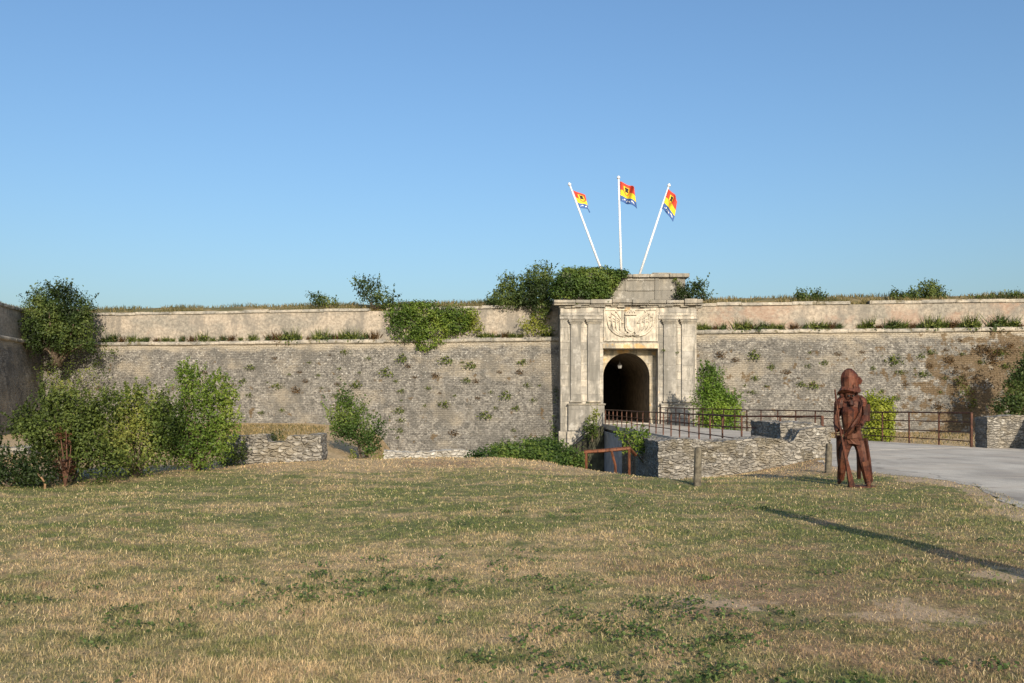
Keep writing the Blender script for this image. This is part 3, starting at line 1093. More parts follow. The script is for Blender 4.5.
# ------------------------------------------------------------------ bridge, abutment, railings
RUB = m_rubble('rubble_stone')
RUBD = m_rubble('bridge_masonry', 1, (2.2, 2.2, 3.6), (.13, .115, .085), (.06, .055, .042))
LEFT = [(6.9, 25.6), (6.82, 28), (5.66, YF - .35)]
RIGHT = [(9.15, YF - .35), (11.3, 42), (13.2, 33.5), (14.95, 29.2)]
br = thing('stone_bridge', 'low stone bridge with pale gravel deck leading to the gate arch', 'bridge', (7, 26, 0))
bp = LEFT + RIGHT
m = MB()
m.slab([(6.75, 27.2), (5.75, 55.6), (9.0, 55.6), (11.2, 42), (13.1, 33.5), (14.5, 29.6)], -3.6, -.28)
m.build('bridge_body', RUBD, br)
m = MB()
m.slab(bp, [-.28] * 7, [.010, .03, .0, .0, .02, .010, .010])
m.build('deck', ROAD, br)
CONC = m_plain('grey_concrete', (.33, .34, .35), .9, .2, 2)
m = MB()
m.slab([(5.86, 49.0), (5.55, 55.6), (6.1, 55.6), (6.1, 49.0)], -3.6, -.45)
m.build('concrete_pier', CONC, br)

ab = thing('abutment_wall', 'rough rubble stone abutment wall below the railing behind the short wooden post', 'wall', (6, 24.3, -.6))
m = MB()
def ab_top(x):
    return .05 * math.sin(x * 3.1) + (.03 if x > 5.6 else 0) + float(.30 * sst((x - 7.45) / .25))
rough_block(m, 3.9, 8.5, 24.0, 24.9, -2.2, .46, .09, .045, ab_top, 3)
m.build('front_wall', RUB, ab)
m = MB()
rough_block(m, 3.92, 4.6, 24.9, 28.6, -3.4, .40, .14, .05, None, 9)
rough_block(m, 4.6, 6.9, 27.6, 28.5, -3.4, .30, .16, .05, None, 12)
m.build('return_wall', RUB, ab)
m = MB().slab([(4.55, 24.85), (6.95, 24.85), (6.9, 27.7), (4.55, 27.7)], -1.0, .08)
m.build('gravel_fill', ROAD, ab)
m = MB()
rough_block(m, 7.42, 8.45, 24.9, 27.9, -.5, .90, .12, .05, None, 21)
m.build('side_parapet', RUB, ab)

RUSTR = m_rust('rusty_railing', (.035, .017, .012), (.085, .036, .022), (.14, .065, .036), 9)


def railing(label, path, zs, heights, spacing, bars, group=None):
    pts = [Vector(p) for p in path]
    t = thing('iron_railing', label, 'railing', (pts[0].x, pts[0].y, zs[0]))
    cum = [0.0]
    for a, b in zip(pts, pts[1:]):
        cum.append(cum[-1] + (b - a).length)

    def at(s):
        for i in range(len(pts) - 1):
            if s <= cum[i + 1] + 1e-6:
                f = (s - cum[i]) / (cum[i + 1] - cum[i])
                p = pts[i].lerp(pts[i + 1], f)
                return Vector((p.x, p.y, zs[i] + (zs[i + 1] - zs[i]) * f)), heights[i] + (heights[i + 1] - heights[i]) * f
    n = round(cum[-1] / spacing)
    for k in range(n + 1):
        p, h = at(cum[-1] * k / n * .99999)
        lean = Vector((random.uniform(-.012, .012), random.uniform(-.012, .012), 0))
        m = MB().tube([p + Vector((0, 0, -.25)), p + Vector((0, 0, h + .01)) + lean], .034 if k not in (0, n) else .05, 4)
        m.build('post', RUSTR, t)
    for f in bars:
        m = MB()
        ss = sorted(set([cum[-1] * k / n * .99999 for k in range(n + 1)] + [c * .99999 for c in cum]))
        m.tube([at(s)[0] + Vector((0, 0, at(s)[1] * f + random.uniform(-.008, .008))) for s in ss], .026 if f > .95 else .017, 6)
        m.build('rail', RUSTR, t)
    return t


railing('rusty iron railing along the near edge of the bridge deck', [(8.72, 25.3), (6.92, 28.2), (5.72, 55.2)], [.03, .05, .02], [1.05, .98, .86], 1.5, (1.0, .64, .30))
railing('rusty iron railing along the far side of the bridge and road, behind the soldier statue', [(14.9, 29.2), (13.75, 33.0), (11.3, 42), (9.1, 55.3)], [.02, .02, .02, 0], [1.1, 1.06, 1.02, 1.0], 1.42, (1.0, .72, .42, .16))

# right-hand roadside wall with a return towards the camera
rw = thing('roadside_wall', 'short rubble stone wall at the road edge where the far railing ends', 'wall', (16, 29, 0))
m = MB()
rough_block(m, 15.15, 17.4, 28.7, 29.45, -.4, 1.02, .12, .04, lambda x: .03 * math.sin(x * 4), 31)
m.build('front_wall', RUB, rw)
m = MB()
rough_block(m, 16.42, 17.1, 23.0, 28.72, -.3, 1.05, .16, .04, None, 35)
m.build('return_wall', RUB, rw)

# ruined walls on the left and the kerb wall in the ditch
lw = MB()
def rt(x):
    return -.16 if -5.85 < x < -5.45 else .02 * math.sin(x * 5)
rough_block(lw, -6.9, -4.58, 21.6, 22.3, -.6, .70, .09, .04, rt, 41)
o = lw.build('ruined_wall', RUB)
tag(o, 'low ruined stone wall with whitish top beside the leafy bushes', 'wall')
lw = MB()
rough_block(lw, -16.5, -14.1, 26.2, 26.9, -1.2, .16, .12, .05, None, 47)
tag(lw.build('ruined_wall', RUB), 'pale broken stone wall glimpsed through the bushes at the picture edge', 'wall')
lw = MB()
rough_block(lw, -4.35, -1.25, 30.4, 31.0, -2.4, -.20, .13, .05, lambda x: .05 * math.sin(x * 2.3), 51)
tag(lw.build('kerb_wall', m_rubble('pale_kerb_stone', 1, (4, 4, 9), (.55, .51, .43), (.33, .30, .25))), 'long low whitish stone kerb at the ditch edge under the grey rampart', 'wall')

# rusty handrail frame at the ditch stairs
RUSTO = m_rust('orange_rust', (.09, .032, .016), (.17, .062, .028), (.22, .095, .045), 8)
hr = thing('handrail_frame', 'bent orange rusty handrail frame standing in the ditch beside the abutment', 'handrail', P(607, 478, 23.6))
Yh = 23.6
for pp in ([(586.5, 484), (586, 451.5)], [(615.8, 486), (615.2, 465), (611.5, 451)], [(629.5, 490), (629, 448.5)]):
    m = MB().tube([P(*q, Yh) for q in pp], .036, 6)
    m.build('post', RUSTO, hr)
m = MB().tube([P(584, 452, Yh), P(605, 450.6, Yh), P(629.5, 448.2, Yh), P(635.5, 455, Yh + .5)], .05, 6)
m.build('top_rail', RUSTO, hr)
STAIR_SHADE = m_plain('shade_dark_stone', (.055, .055, .035), .95, .5, 2.5)  # near-black colour paints in the shade below the stair slope
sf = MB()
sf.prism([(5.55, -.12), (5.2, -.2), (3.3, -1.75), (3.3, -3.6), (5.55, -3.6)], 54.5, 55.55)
tag(sf.build('stair_flight', STAIR_SHADE, rough=.03, freq=3), 'stone stair flight in painted dark shade descending along the gate base into the ditch', 'stairs')
sr = thing('stair_rail', 'thin grey sloping stair handrail against the foot of the gate', 'handrail', P(566, 455, 54.5))
for dz in (0, 9):
    m = MB().tube([P(563, 454 + dz, 54.2), P(590, 428 + dz, 54.6)], .035, 6)
    m.build('rail', IRON, sr)
for q in range(5):
    px = 565 + q * 6
    py = 452 - q * 5.8
    m = MB().tube([P(px, py, 54.3), P(px, py + 22, 54.3)], .03, 6)
    m.build('baluster', IRON, sr)

# ------------------------------------------------------------------ wooden posts
WOOD = m_plain('weathered_wood', (.125, .108, .078), .9, .4, 14)


def wood_post(label, x, y, h, r, cat='bollard', name='wooden_bollard', group='wooden bollards'):
    z = float(ground_z(x, y))
    m = MB()
    n = 14
    rings = []
    for k, f in enumerate((-.3, 0, .25, .5, .75, .93, 1.0)):
        rr_ = r * (1.0 - .06 * max(f, 0)) * (1 if f < .99 else .82)
        rings.append([(x + .02 * f + rr_ * math.cos(2 * math.pi * i / n) * (1 + .06 * math.sin(i * 2.3)), y + rr_ * math.sin(2 * math.pi * i / n) * (1 + .05 * math.cos(i * 1.7)), z + h * f) for i in range(n)])
    m.loft(rings)
    o = m.build(name, WOOD)
    return tag(o, label, cat, group)


wood_post('short weathered wooden post in the grass before the abutment wall', (697.3 - HX) / F * 16.8, 16.8, .71, .074)
wood_post('short weathered wooden post just behind the rusty soldier at the road edge', (828.3 - HX) / F * 19.2, 19.2, .63, .072)
wood_post('unseen stand-in pole added outside the frame to cast the long lawn shadow', 5.38, 4.6, 3.35, .17, 'pole', 'shadow_pole', None)  # unseen stand-in, added to throw the long shadow across the lawn

# ------------------------------------------------------------------ rusty soldier
SX, SY = (855 - HX) / F * 16.2, 16.2
SZ = float(ground_z(SX, SY)) - .01
st = thing('soldier_statue', 'rusty welded steel soldier statue in a wide hat holding a long musket', 'statue', (SX, SY, SZ))
RUST = m_rust('statue_rust')
RUST2 = m_rust('statue_rust_light', (.036, .013, .009), (.115, .036, .019), (.22, .078, .038), 6)
zx = lambda a: (a - 188) * .00383
zz_ = lambda b: (615 - b) * .00383


def sp(a, b, y=0.0):
    return Vector(((SX + zx(a)) * (SY + y) / SY, SY + y, SZ + zz_(b)))


# body: one skin mesh
J = {}
vs, rad, ed = [], [], []


def joint(name, p, r, to=None):
    J[name] = len(vs)
    vs.append(p)
    rad.append(r)
    if to is not None:
        ed.append((J[to], J[name]))


joint('pelvis', sp(178, 385, .05), (.130, .115))
joint('waist', sp(176, 340, .02), (.125, .115), 'pelvis')
joint('chest', sp(174, 270, .0), (.19, .15), 'waist')
joint('shoulders', sp(172, 218, .03), (.17, .13), 'chest')
joint('neck', sp(166, 192, .0), (.075, .075), 'shoulders')
joint('chin', sp(160, 190, -.05), (.07, .075), 'neck')
joint('head', sp(158, 172, -.03), (.105, .115), 'chin')
joint('skull', sp(158, 148, -.01), (.09, .10), 'head')
joint('rsh', sp(222, 208, .03), (.085, .085), 'shoulders')
joint('relb', sp(238, 272, .02), (.066, .066), 'rsh')
joint('rwri', sp(214, 322, -.12), (.05, .05), 'relb')
joint('rhand', sp(200, 334, -.19), (.045, .04), 'rwri')
joint('lsh', sp(122, 212, .03), (.08, .08), 'shoulders')
joint('lelb', sp(100, 282, .06), (.062, .062), 'lsh')
joint('lwri', sp(100, 335, -.10), (.048, .048), 'lelb')
joint('lhand', sp(108, 350, -.18), (.045, .04), 'lwri')
joint('rhip', sp(208, 400, .05), (.092, .10), 'pelvis')
joint('rknee', sp(226, 500, -.04), (.082, .085), 'rhip')
joint('rank', sp(250, 585, .02), (.058, .062), 'rknee')
joint('rtoe', sp(252, 606, -.13), (.05, .035), 'rank')
joint('lhip', sp(150, 400, .06), (.09, .10), 'pelvis')
joint('lknee', sp(130, 490, .10), (.08, .082), 'lhip')
joint('lank', sp(120, 580, .30), (.056, .06), 'lknee')
joint('ltoe', sp(112, 600, .17), (.05, .035), 'lank')
me = bpy.data.meshes.new('body')
me.from_pydata([v - Vector((SX, SY, SZ)) for v in vs], ed, [])
body = bpy.data.objects.new('body', me)
COL.objects.link(body)
body.parent = st
sk = body.modifiers.new('skin', 'SKIN')
sk.use_smooth_shade = False
for i, r in enumerate(rad):
    me.skin_vertices[0].data[i].radius = r
me.skin_vertices[0].data[0].use_root = True
ss = body.modifiers.new('sub', 'SUBSURF')
ss.levels = ss.render_levels = 1
me.materials.append(RUST)


def ring(c, rx, ry, n=14, tilt=0.0, ph=0.0, wob=0.0):
    c = Vector(c)
    out = []
    for i in range(n):
        a = 2 * math.pi * i / n + ph
        out.append(c + Vector((rx * math.cos(a), ry * math.sin(a), tilt * math.cos(a) + wob * math.sin(2 * a))))
    return out


# hat: tall dented dome above a wide turned-down brim, plus a neck flap
hc = (SX + zx(165), SY - .02, SZ)
hz = lambda b, dx=0: Vector((hc[0] + dx, hc[1], SZ + zz_(b)))
m = MB()
m.loft([ring(hz(172, -.025), .14, .14, 11, .01, 0, .01), ring(hz(163, -.03), .215, .19, 11, .03, .3, .05), ring(hz(150, -.02), .185, .165, 11, .015, .3, .03), ring(hz(138, -.01), .150, .14, 11, .005, .3),
        ring(hz(120, -.01), .160, .15, 11, 0, .3), ring(hz(98, -.012), .158, .14, 11, -.006, .3), ring(hz(80, -.015), .130, .12, 11, -.01, .3), ring(hz(66, -.02), .090, .085, 11, -.008, .3), ring(hz(57, -.022), .04, .04, 11)])
hat = m.build('hat', RUST2, st, rough=.012, freq=9)
m = MB()
m.loft([ring(hz(132, .12), .05, .10, 8), ring(hz(114, .145), .06, .11, 8), ring(hz(96, .12), .045, .08, 8)])
m.build('hat_fold', RUST2, hat)
m = MB()
m.box(hc[0] - .012, hc[0] + .03, hc[1] - .175, hc[1] - .14, SZ + zz_(170), SZ + zz_(132), .006)
m.build('hat_badge', RUST2, hat)
# face: brow, nose, eyes, moustache, ears, hair
fx, fy = SX + zx(157), SY - .135
m = MB()
m.tube([(fx, fy + .01, SZ + zz_(180)), (fx - .004, fy - .045, SZ + zz_(196)), (fx, fy - .005, SZ + zz_(201))], [.012, .024, .016], 6)
m.tube([(fx - .062, fy + .02, SZ + zz_(177)), (fx, fy - .012, SZ + zz_(179)), (fx + .062, fy + .02, SZ + zz_(177))], [.012, .018, .012], 6)
m.build('nose_and_brow', RUST, st)
for s in (-1, 1):
    m = MB().tube([(fx + s * .038, fy + .006, SZ + zz_(185)), (fx + s * .038, fy - .012, SZ + zz_(185))], [.02, .012], 8)
    m.build('eye', IRON, st)
    m = MB().tube([(fx + s * .115, fy + .12, SZ + zz_(178)), (fx + s * .128, fy + .115, SZ + zz_(190)), (fx + s * .115, fy + .12, SZ + zz_(202))], [.015, .028, .012], 6)
    m.build('ear', RUST, st)
    m = MB().tube([(fx, fy - .018, SZ + zz_(206)), (fx + s * .05, fy - .01, SZ + zz_(209)), (fx + s * .105, fy + .03, SZ + zz_(204))], [.02, .018, .006], 6)
    m.build('moustache', RUST, st)
m = MB().tube([(fx, fy + .0, SZ + zz_(212)), (fx, fy - .015, SZ + zz_(224)), (fx, fy + .02, SZ + zz_(240))], [.045, .05, .02], 7)
m.build('beard', RUST, st)
m = MB()
for k in range(7):
    a = math.pi * k / 6
    x, y = SX + zx(160) + .125 * math.cos(a), SY + .0 + .12 * math.sin(a)
    m.tube([(x, y, SZ + zz_(168)), (x * 1.0, y + .01, SZ + zz_(205)), (x, y + .03, SZ + zz_(222))], [.04, .045, .015], 6)
m.build('hair', RUST, st)
# breastplate, belt, collar, shoulder plates
m = MB()
cb = (SX + zx(160), SY - .02)
m.loft([ring((cb[0] - .01, cb[1] - .03, SZ + zz_(236)), .14, .11, 9), ring((cb[0] - .012, cb[1] - .07, SZ + zz_(258)), .168, .16, 9), ring((cb[0] - .02, cb[1] - .06, SZ + zz_(300)), .135, .14, 9),
        ring((cb[0] - .03, cb[1] - .04, SZ + zz_(345)), .092, .11, 9), ring((cb[0] - .035, cb[1] - .03, SZ + zz_(366)), .05, .07, 9)])
m.build('breastplate', RUST2, st, rough=.008, freq=12)
m = MB()
m.loft([ring((SX + zx(176), SY + .02, SZ + zz_(382)), .140, .140, 10, .02), ring((SX + zx(176), SY + .02, SZ + zz_(362)), .148, .142, 10, .02, 0, .02)])
m.build('belt', RUST, st)
m = MB()
m.tube([(SX + zx(205), SY - .14, SZ + zz_(205)), (SX + zx(188), SY - .225, SZ + zz_(262)), (SX + zx(150), SY - .225, SZ + zz_(330)), (SX + zx(128), SY - .12, SZ + zz_(372))], [.022, .026, .026, .022], 4)
m.build('shoulder_strap', RUST, st)
for a, b, y in ((218, 200, .02), (120, 208, .02)):
    m = MB().loft([ring((SX + zx(a + (6 if a > 180 else -6)), SY + y, SZ + zz_(b + 34)), .082, .09, 10), ring((SX + zx(a + (4 if a > 180 else -4)), SY + y, SZ + zz_(b + 14)), .092, .10, 10),
                   ring((SX + zx(a), SY + y, SZ + zz_(b - 4)), .080, .085, 10), ring((SX + zx(a + (-10 if a > 180 else 10)), SY + y, SZ + zz_(b - 18)), .045, .05, 10)])
    m.build('shoulder_plate', RUST2, st, rough=.006, freq=10)
for a0, b0, a1, b1, y0, y1, r0, r1 in ((234, 225, 238, 305, .02, .0, .108, .09), (108, 240, 100, 312, .05, .0, .085, .078)):
    m = MB().tube([sp(a0, b0, y0), sp((a0 + a1) / 2, (b0 + b1) / 2, y0), sp(a1, b1, y1)], [r0 * .85, r0 * .78, r1 * .82], 7)
    m.build('sleeve', RUST, st)
for a, b, y, s in ((204, 332, -.19, 1), (106, 352, -.19, -1)):
    m = MB()
    for k in range(4):
        o = Vector((SX + zx(a) + s * (-.036 + .0), SY + y, SZ + zz_(b) + .036 - .024 * k))
        ln_ = .075 - .006 * abs(k - 1)
        m.tube([o, o + Vector((-.035, -.045, -.004)), o + Vector((-.035 - ln_ * .5, -.015, -.008)), o + Vector((-.03 - ln_ * .4, .02, -.01))], [.013, .012, .011, .009], 6)
    o = Vector((SX + zx(a), SY + y, SZ + zz_(b) + .04))
    m.tube([o, o + Vector((-.02, -.03, .03)), o + Vector((-.05, -.045, .035))], [.015, .013, .01], 6)
    m.build('fingers', RUST, st)
# coat: skirt plates in front and two long tails down to the ground
m = MB()
m.loft([ring((SX + zx(178), SY + .04, SZ + zz_(382)), .135, .13, 11), ring((SX + zx(184), SY + .05, SZ + zz_(412)), .150, .15, 11, .05, .4, .05)], cap=False)
m.build('coat_skirt', RUST, st, rough=.012, freq=8)
for pts in ([(232, 385, .14), (248, 480, .20), (262, 592, .22), .10, .07], [(205, 420, .24), (206, 500, .32), (207, 585, .42), .08, .06], [(112, 372, .14), (112, 470, .26), (120, 574, .36), .09, .06]):
    m = MB()
    w0, w1 = pts[3], pts[4]
    r_ = []
    for k, (a, b, y) in enumerate(pts[:3]):
        w = w0 + (w1 - w0) * k / 2
        c = sp(a, b, y)
        r_.append([c + Vector((-w * .5, -.03, 0)), c + Vector((0, -.075, 0)), c + Vector((w * .5, -.03, 0)), c + Vector((w * .45, .03, 0)), c + Vector((0, .0, 0)), c + Vector((-w * .45, .03, 0))])
    m.loft(r_)
    m.build('coat_tail', RUST, st, rough=.008, freq=8)
# boots plates over shins
for a0, b0, y0, a1, b1, y1 in ((228, 490, -.04, 251, 596, .0), (131, 480, .10, 120, 584, .28)):
    m = MB().tube([sp(a0, b0, y0), sp((a0 * .4 + a1 * .6), (b0 * .4 + b1 * .6), (y0 + y1) / 2), sp(a1, b1, y1)], [.082, .074, .062], 7)
    m.build('boot', RUST2, st)
# musket
mu = MB()
mu.tube([sp(93, 155, -.26), sp(112, 300, -.24), sp(124, 372, -.23)], [.014, .017, .021], 8)
mk = mu.build('musket', RUST, st)
mu = MB()
tops, bots = sp(118, 345, -.215), sp(174, 612, -.12)
d = bots - tops
rs = []
for f, w, dp in ((0, .028, .03), (.25, .036, .04), (.4, .05, .045), (.5, .048, .05), (.62, .06, .055), (.85, .09, .06), (1.0, .10, .062)):
    c = tops + d * f
    rs.append([c + Vector((-w * .5, -dp * .5, 0)), c + Vector((w * .5, -dp * .5, 0)), c + Vector((w * .5, dp * .5, 0)), c + Vector((-w * .5, dp * .5, 0))])
mu.loft(rs)
mu.build('stock', RUST2, mk)
mu = MB().tube([tops + d * .42 + Vector((.03, -.03, .02)), tops + d * .45 + Vector((.05, -.04, .06)), tops + d * .47 + Vector((.035, -.04, .09))], [.014, .012, .016], 6)
mu.build('lock', RUST, mk)
m = MB()
m.box(SX + zx(165), SX + zx(272), SY - .18, SY + .12, SZ + .0, SZ + .035, .006)
m.build('base_plate', RUST, st)

# ------------------------------------------------------------------ vegetation
def gzf(x, y):
    return float(ground_z(x, y))


# big leafy shrubs at the left, near
b = [B(30, 424, 16, 16, 17.5, .4), B(58, 404, 20, 18, 17.6, .5), B(92, 414, 20, 18, 17.7, .5), B(50, 440, 28, 24, 17.3, .6), B(95, 452, 34, 26, 17.2, .6), B(72, 424, 26, 20, 17.4, .6)]
shrub('leafy_shrub', 'tall loose olive-green shrub with rust-brown dead stems in its middle', 'shrub', (P(68, 484, 17.2)[0], 17.2, gzf(-8.5, 17.2)), b, 15000, .062, L_OLIVE, .035,
      floor=-.2, sh=(130, .32, 26), many=3, cl=16, spread=.15, shell=.35, lump=.65)
b = [B(124, 406, 20, 18, 18.6, .45), B(146, 412, 22, 20, 18.7, .5), B(138, 445, 36, 28, 18.4, .6), B(112, 438, 26, 26, 18.3, .5), B(162, 430, 18, 24, 18.7, .5)]
shrub('leafy_shrub', 'mid-green shrub with a yellowish tinge between the two tallest near bushes', 'shrub', (P(136, 480, 18.3)[0], 18.3, gzf(-7.6, 18.3)), b, 10000, .062, L_MID, .03,
      floor=-.2, sh=(120, .38, 24), many=3, cl=16, spread=.15, shell=.35, lump=.65)
b = [B(202, 394, 26, 20, 19.8, .55), B(200, 426, 32, 26, 19.7, .65), B(190, 450, 28, 20, 19.5, .55), B(220, 442, 17, 18, 19.6, .4), B(188, 380, 13, 9, 19.8, .3), B(226, 398, 13, 11, 19.8, .3), B(222, 420, 15, 10, 19.7, .3), B(168, 430, 18, 26, 19.4, .4)]
shrub('leafy_shrub', 'dense bright green shrub closest to the low ruined wall', 'shrub', (P(196, 472, 19.5)[0], 19.5, gzf(-6.8, 19.5)), b, 13000, .062, L_BRIGHT, .03,
      floor=-.2, sh=(130, .34, 26), many=3, cl=16, spread=.14, shell=.35, lump=.6)
b = [B(5, 470, 30, 18, 16.6, .5), B(36, 474, 24, 14, 16.5, .4), B(-30, 450, 28, 32, 17, .6)]
shrub('leafy_shrub', 'low dark green bush at the near edge of the lawn by the picture corner', 'shrub', (P(8, 488, 16.5)[0], 16.5, gzf(-9.2, 16.5)), b, 7000, .06, L_DARK, .02,
      floor=-.2, sh=(60, .3, 20), many=2, cl=12, spread=.17, lump=.4)
# dead brown growth and the bent dead sticks
dd = thing('dead_branches', 'rust-brown dead stems standing in front of the olive shrub', 'branches', P(66, 484, 16.55))
foliage('dry_leaves', [B(63, 440, 6, 12, 16.6, .12), B(66, 466, 9, 14, 16.6, .15)], 420, .055, L_RED, dd)
m = MB()
for a in ((60, 434), (66, 430), (71, 445), (58, 450)):
    m.tube([P(65, 486, 16.55), P((65 + a[0]) / 2 + 1.5, (486 + a[1]) / 2, 16.55), P(*a, 16.6)], [.02, .016, .006], 6)
m.build('stem', m_plain('dead_stem', (.10, .05, .03), .9, .3, 9), dd)
m = MB().tube([P(36.5, 473, 16.2), P(42, 478, 16.2), P(45, 484, 16.2), P(44.5, 492, 16.2)], [.012, .02, .022, .02], 6)
tag(m.build('curved_stick', m_plain('dry_stick', (.26, .16, .085), .9, .2, 9), smooth=True), 'bare orange-brown curved stick leaning out of the low dark bush', 'stick')

# dark tree in the corner of the ramparts
b = [B(58, 318, 24, 20, 62, 1.3), B(40, 303, 15, 14, 62.3, 1.0), B(60, 293, 14, 10, 62.3, .9), B(79, 308, 13, 13, 61.8, .9), B(82, 328, 12, 14, 61.6, .9), B(34, 326, 13, 14, 61.4, 1.0), B(62, 342, 16, 11, 61.2, .9), B(36, 345, 10, 8, 61.0, .6), B(88, 345, 8, 7, 61.2, .5), B(52, 310, 10, 10, 60.8, .5), B(70, 325, 10, 9, 60.7, .5), B(47, 332, 10, 8, 60.6, .5)]
shrub('evergreen_tree', 'dense dark green tree growing in the corner of the ramparts', 'tree', P(58, 366, 62.3), b, 16000, .17, L_DARK, .14, crown='crown', trunk='trunk', cl=16, spread=.19, shell=.35, lump=.6, sh=(110, .8, 14, .45))
# ivy draped on the wall below it
b = [B(55, 372, 22, 18, 62.0, .35), B(85, 372, 26, 22, 62.3, .35), B(100, 352, 20, 7, 62.6, .35), B(70, 395, 30, 14, 61.8, .35)]
shrub('wall_creeper', 'yellowish creeper spread over the wall under the dark corner tree', 'creeper', P(75, 410, 61.9), b, 1500, .15, L_OLIVE, 0, cl=6, spread=.22, lump=.4)

# shrubs on top of the left rampart
b = [B(372, 292, 12, 12, 61.2, .7), B(382, 299, 14, 7, 61.0, .7), B(362, 287, 8, 8, 61.4, .5), B(390, 305, 10, 5, 60.8, .4)]
shrub('pine_sapling', 'small dark spiky conifer on top of the long rampart', 'tree', P(374, 309, 61.2), b, 2000, .15, L_DARK, .05, crown='crown', trunk='trunk', cl=8, spread=.24, lump=.5, sh=(40, .75, 12, .5))
b = [B(317, 299, 10, 6, 62.8, .6), B(326, 301, 12, 4, 62.6, .6)]
shrub('round_bush', 'small low green bush on the rampart top next to the spiky conifer', 'bush', P(318, 306, 62.8), b, 900, .14, L_MID, .03, cl=8, spread=.22, sh=(14, .5, 8, .6))
b = [B(400, 314, 16, 10, 60.2, .5), B(425, 312, 24, 10, 59.9, .5), B(455, 314, 22, 9, 59.4, .5), B(410, 328, 20, 14, 59.9, .5), B(434, 328, 22, 14, 59.6, .5), B(456, 322, 18, 12, 59.3, .5), B(426, 342, 12, 8, 59.6, .4), B(418, 308, 18, 6, 60.3, .4)]
shrub('ivy_mass', 'bright green ivy mass spilling over the cordon of the long rampart', 'ivy', P(430, 330, 60.3), b, 9500, .16, L_BRIGHT, 0, cl=10, spread=.15, lump=.25, shell=.7)
b = [B(475, 326, 10, 7, 59.2, .3), B(468, 318, 14, 4, 59.2, .3)]
shrub('ivy_mass', 'thin yellowish ivy fringe between the big ivy mass and the dark bushes', 'ivy', P(472, 330, 59.3), b, 500, .14, L_YELLOW, 0, cl=6, spread=.25)
# dark bushes next to the gate
b = [B(508, 285, 10, 10, 60.2, .7), B(506, 297, 14, 9, 60.0, .7), B(497, 303, 12, 6, 60.0, .6)]
shrub('dark_bush', 'smaller round dark green bush on the rampart beside the taller bush by the gate', 'bush', P(508, 310, 60.3), b, 2600, .16, L_DARK, .05, cl=9, spread=.2, lump=.3, sh=(16, .5, 10, .6))
b = [B(538, 278, 12, 15, 60.0, .8), B(536, 296, 18, 16, 59.8, .9), B(527, 290, 12, 14, 59.9, .7), B(541, 306, 12, 10, 58.3, .5), B(524, 300, 12, 7, 58.6, .5), B(508, 302, 16, 5, 59.0, .5), B(536, 292, 16, 14, 59.0, .7), B(552, 290, 10, 12, 59.6, .6), B(548, 275, 6, 9, 60, .4)]
shrub('dark_bush', 'tallest dark green bush on the rampart, touching the ivy of the gate', 'bush', P(538, 312, 60.2), b, 8500, .16, L_DARK, .07, cl=10, spread=.2, lump=.3, sh=(36, .7, 12, .6))
b = [B(540, 318, 10, 8, 58.4, .35), B(535, 330, 14, 5, 58.1, .35), B(528, 325, 10, 6, 58.3, .3), B(545, 328, 8, 5, 58.0, .3)]
shrub('wall_creeper', 'bright yellow-green creeper hanging on the parapet next to the gate', 'creeper', P(536, 336, 58.3), b, 1000, .14, L_YELLOW, 0, cl=7, spread=.22)
b = [B(570, 284, 16, 14, 56.7, .75), B(590, 284, 20, 14, 56.6, .75), B(608, 280, 13, 10, 56.65, .7), B(558, 292, 8, 8, 56.9, .6), B(598, 293, 14, 6, 56.5, .5), B(620, 274, 8, 4, 56.7, .5), B(580, 272, 18, 4, 57.4, .6), B(600, 272, 12, 4, 57.4, .6)]
shrub('ivy_mass', 'dense dark ivy covering one side of the gate attic', 'ivy', P(588, 300, 56.7), b, 16000, .15, L_IVY, 0, cl=10, spread=.14, lump=.2, shell=.7)
b = [B(690, 291, 12, 6, 56.5, .5), B(699, 285, 8, 4, 56.4, .4), B(684, 295, 12, 4, 56.3, .4), B(702, 296, 6, 4, 56.5, .4)]
shrub('pine_sapling', 'dark windswept shrub sprouting from the gate cornice beside the attic', 'shrub', P(692, 301, 56.6), b, 1500, .14, L_DARK, .035, cl=8, spread=.28, lump=.5, sh=(26, .8, 12, .3))
b = [B(676, 281, 3, 4, 56.7, .1), B(679, 286, 3, 4, 56.7, .1)]
shrub('wall_creeper', 'small yellow-green sprig hanging from the attic cornice', 'creeper', P(677, 290, 56.8), b, 130, .10, L_YELLOW, 0, cl=5, spread=.3)
# shrubs on the right rampart
for px, py, rx, rz, lab in ((801, 296, 6, 6, 'small grey-green bush on the right rampart top, one of a close pair nearest the gate'),
                            ((817), 296, 6, 6, 'small grey-green bush with taller shoots, second of the close pair on the rampart'),):
    Yb = 58.2
    shrub('round_bush', lab, 'bush', P(px, 304, Yb), [B(px, py, rx, rz, Yb, .4), B(px + 3, py + 4, rx, 4, Yb, .4)], 700, .14, L_DARK, .03, cl=8, spread=.25, sh=(10, .5, 8, .6))
shrub('dark_bush', 'tallest round dark bush on the rampart above the soldier', 'bush', P(930, 303, 58), [B(930, 289, 11, 8, 58, .6), B(934, 296, 12, 6, 58, .6)], 1700, .15, L_DARK, .04, cl=8, spread=.2, sh=(12, .4, 8, .6))
shrub('dark_bush', 'low spreading dark bush beside the tallest round bush above the soldier', 'bush', P(908, 303, 58), [B(896, 296, 8, 6, 58, .5), B(912, 296, 9, 7, 58, .5), B(904, 299, 14, 4, 58, .5)], 1500, .15, L_DARK, .04, cl=8, spread=.22, sh=(14, .5, 8, .6))
shrub('round_bush', 'low scrubby green bush on the far right end of the rampart', 'bush', P(1012, 302, 56.5), [B(1010, 297, 16, 4, 56.5, .5), B(985, 299, 14, 3, 56.8, .4)], 900, .14, L_MID, .02, cl=8, spread=.22, sh=(8, .3, 8, .6))

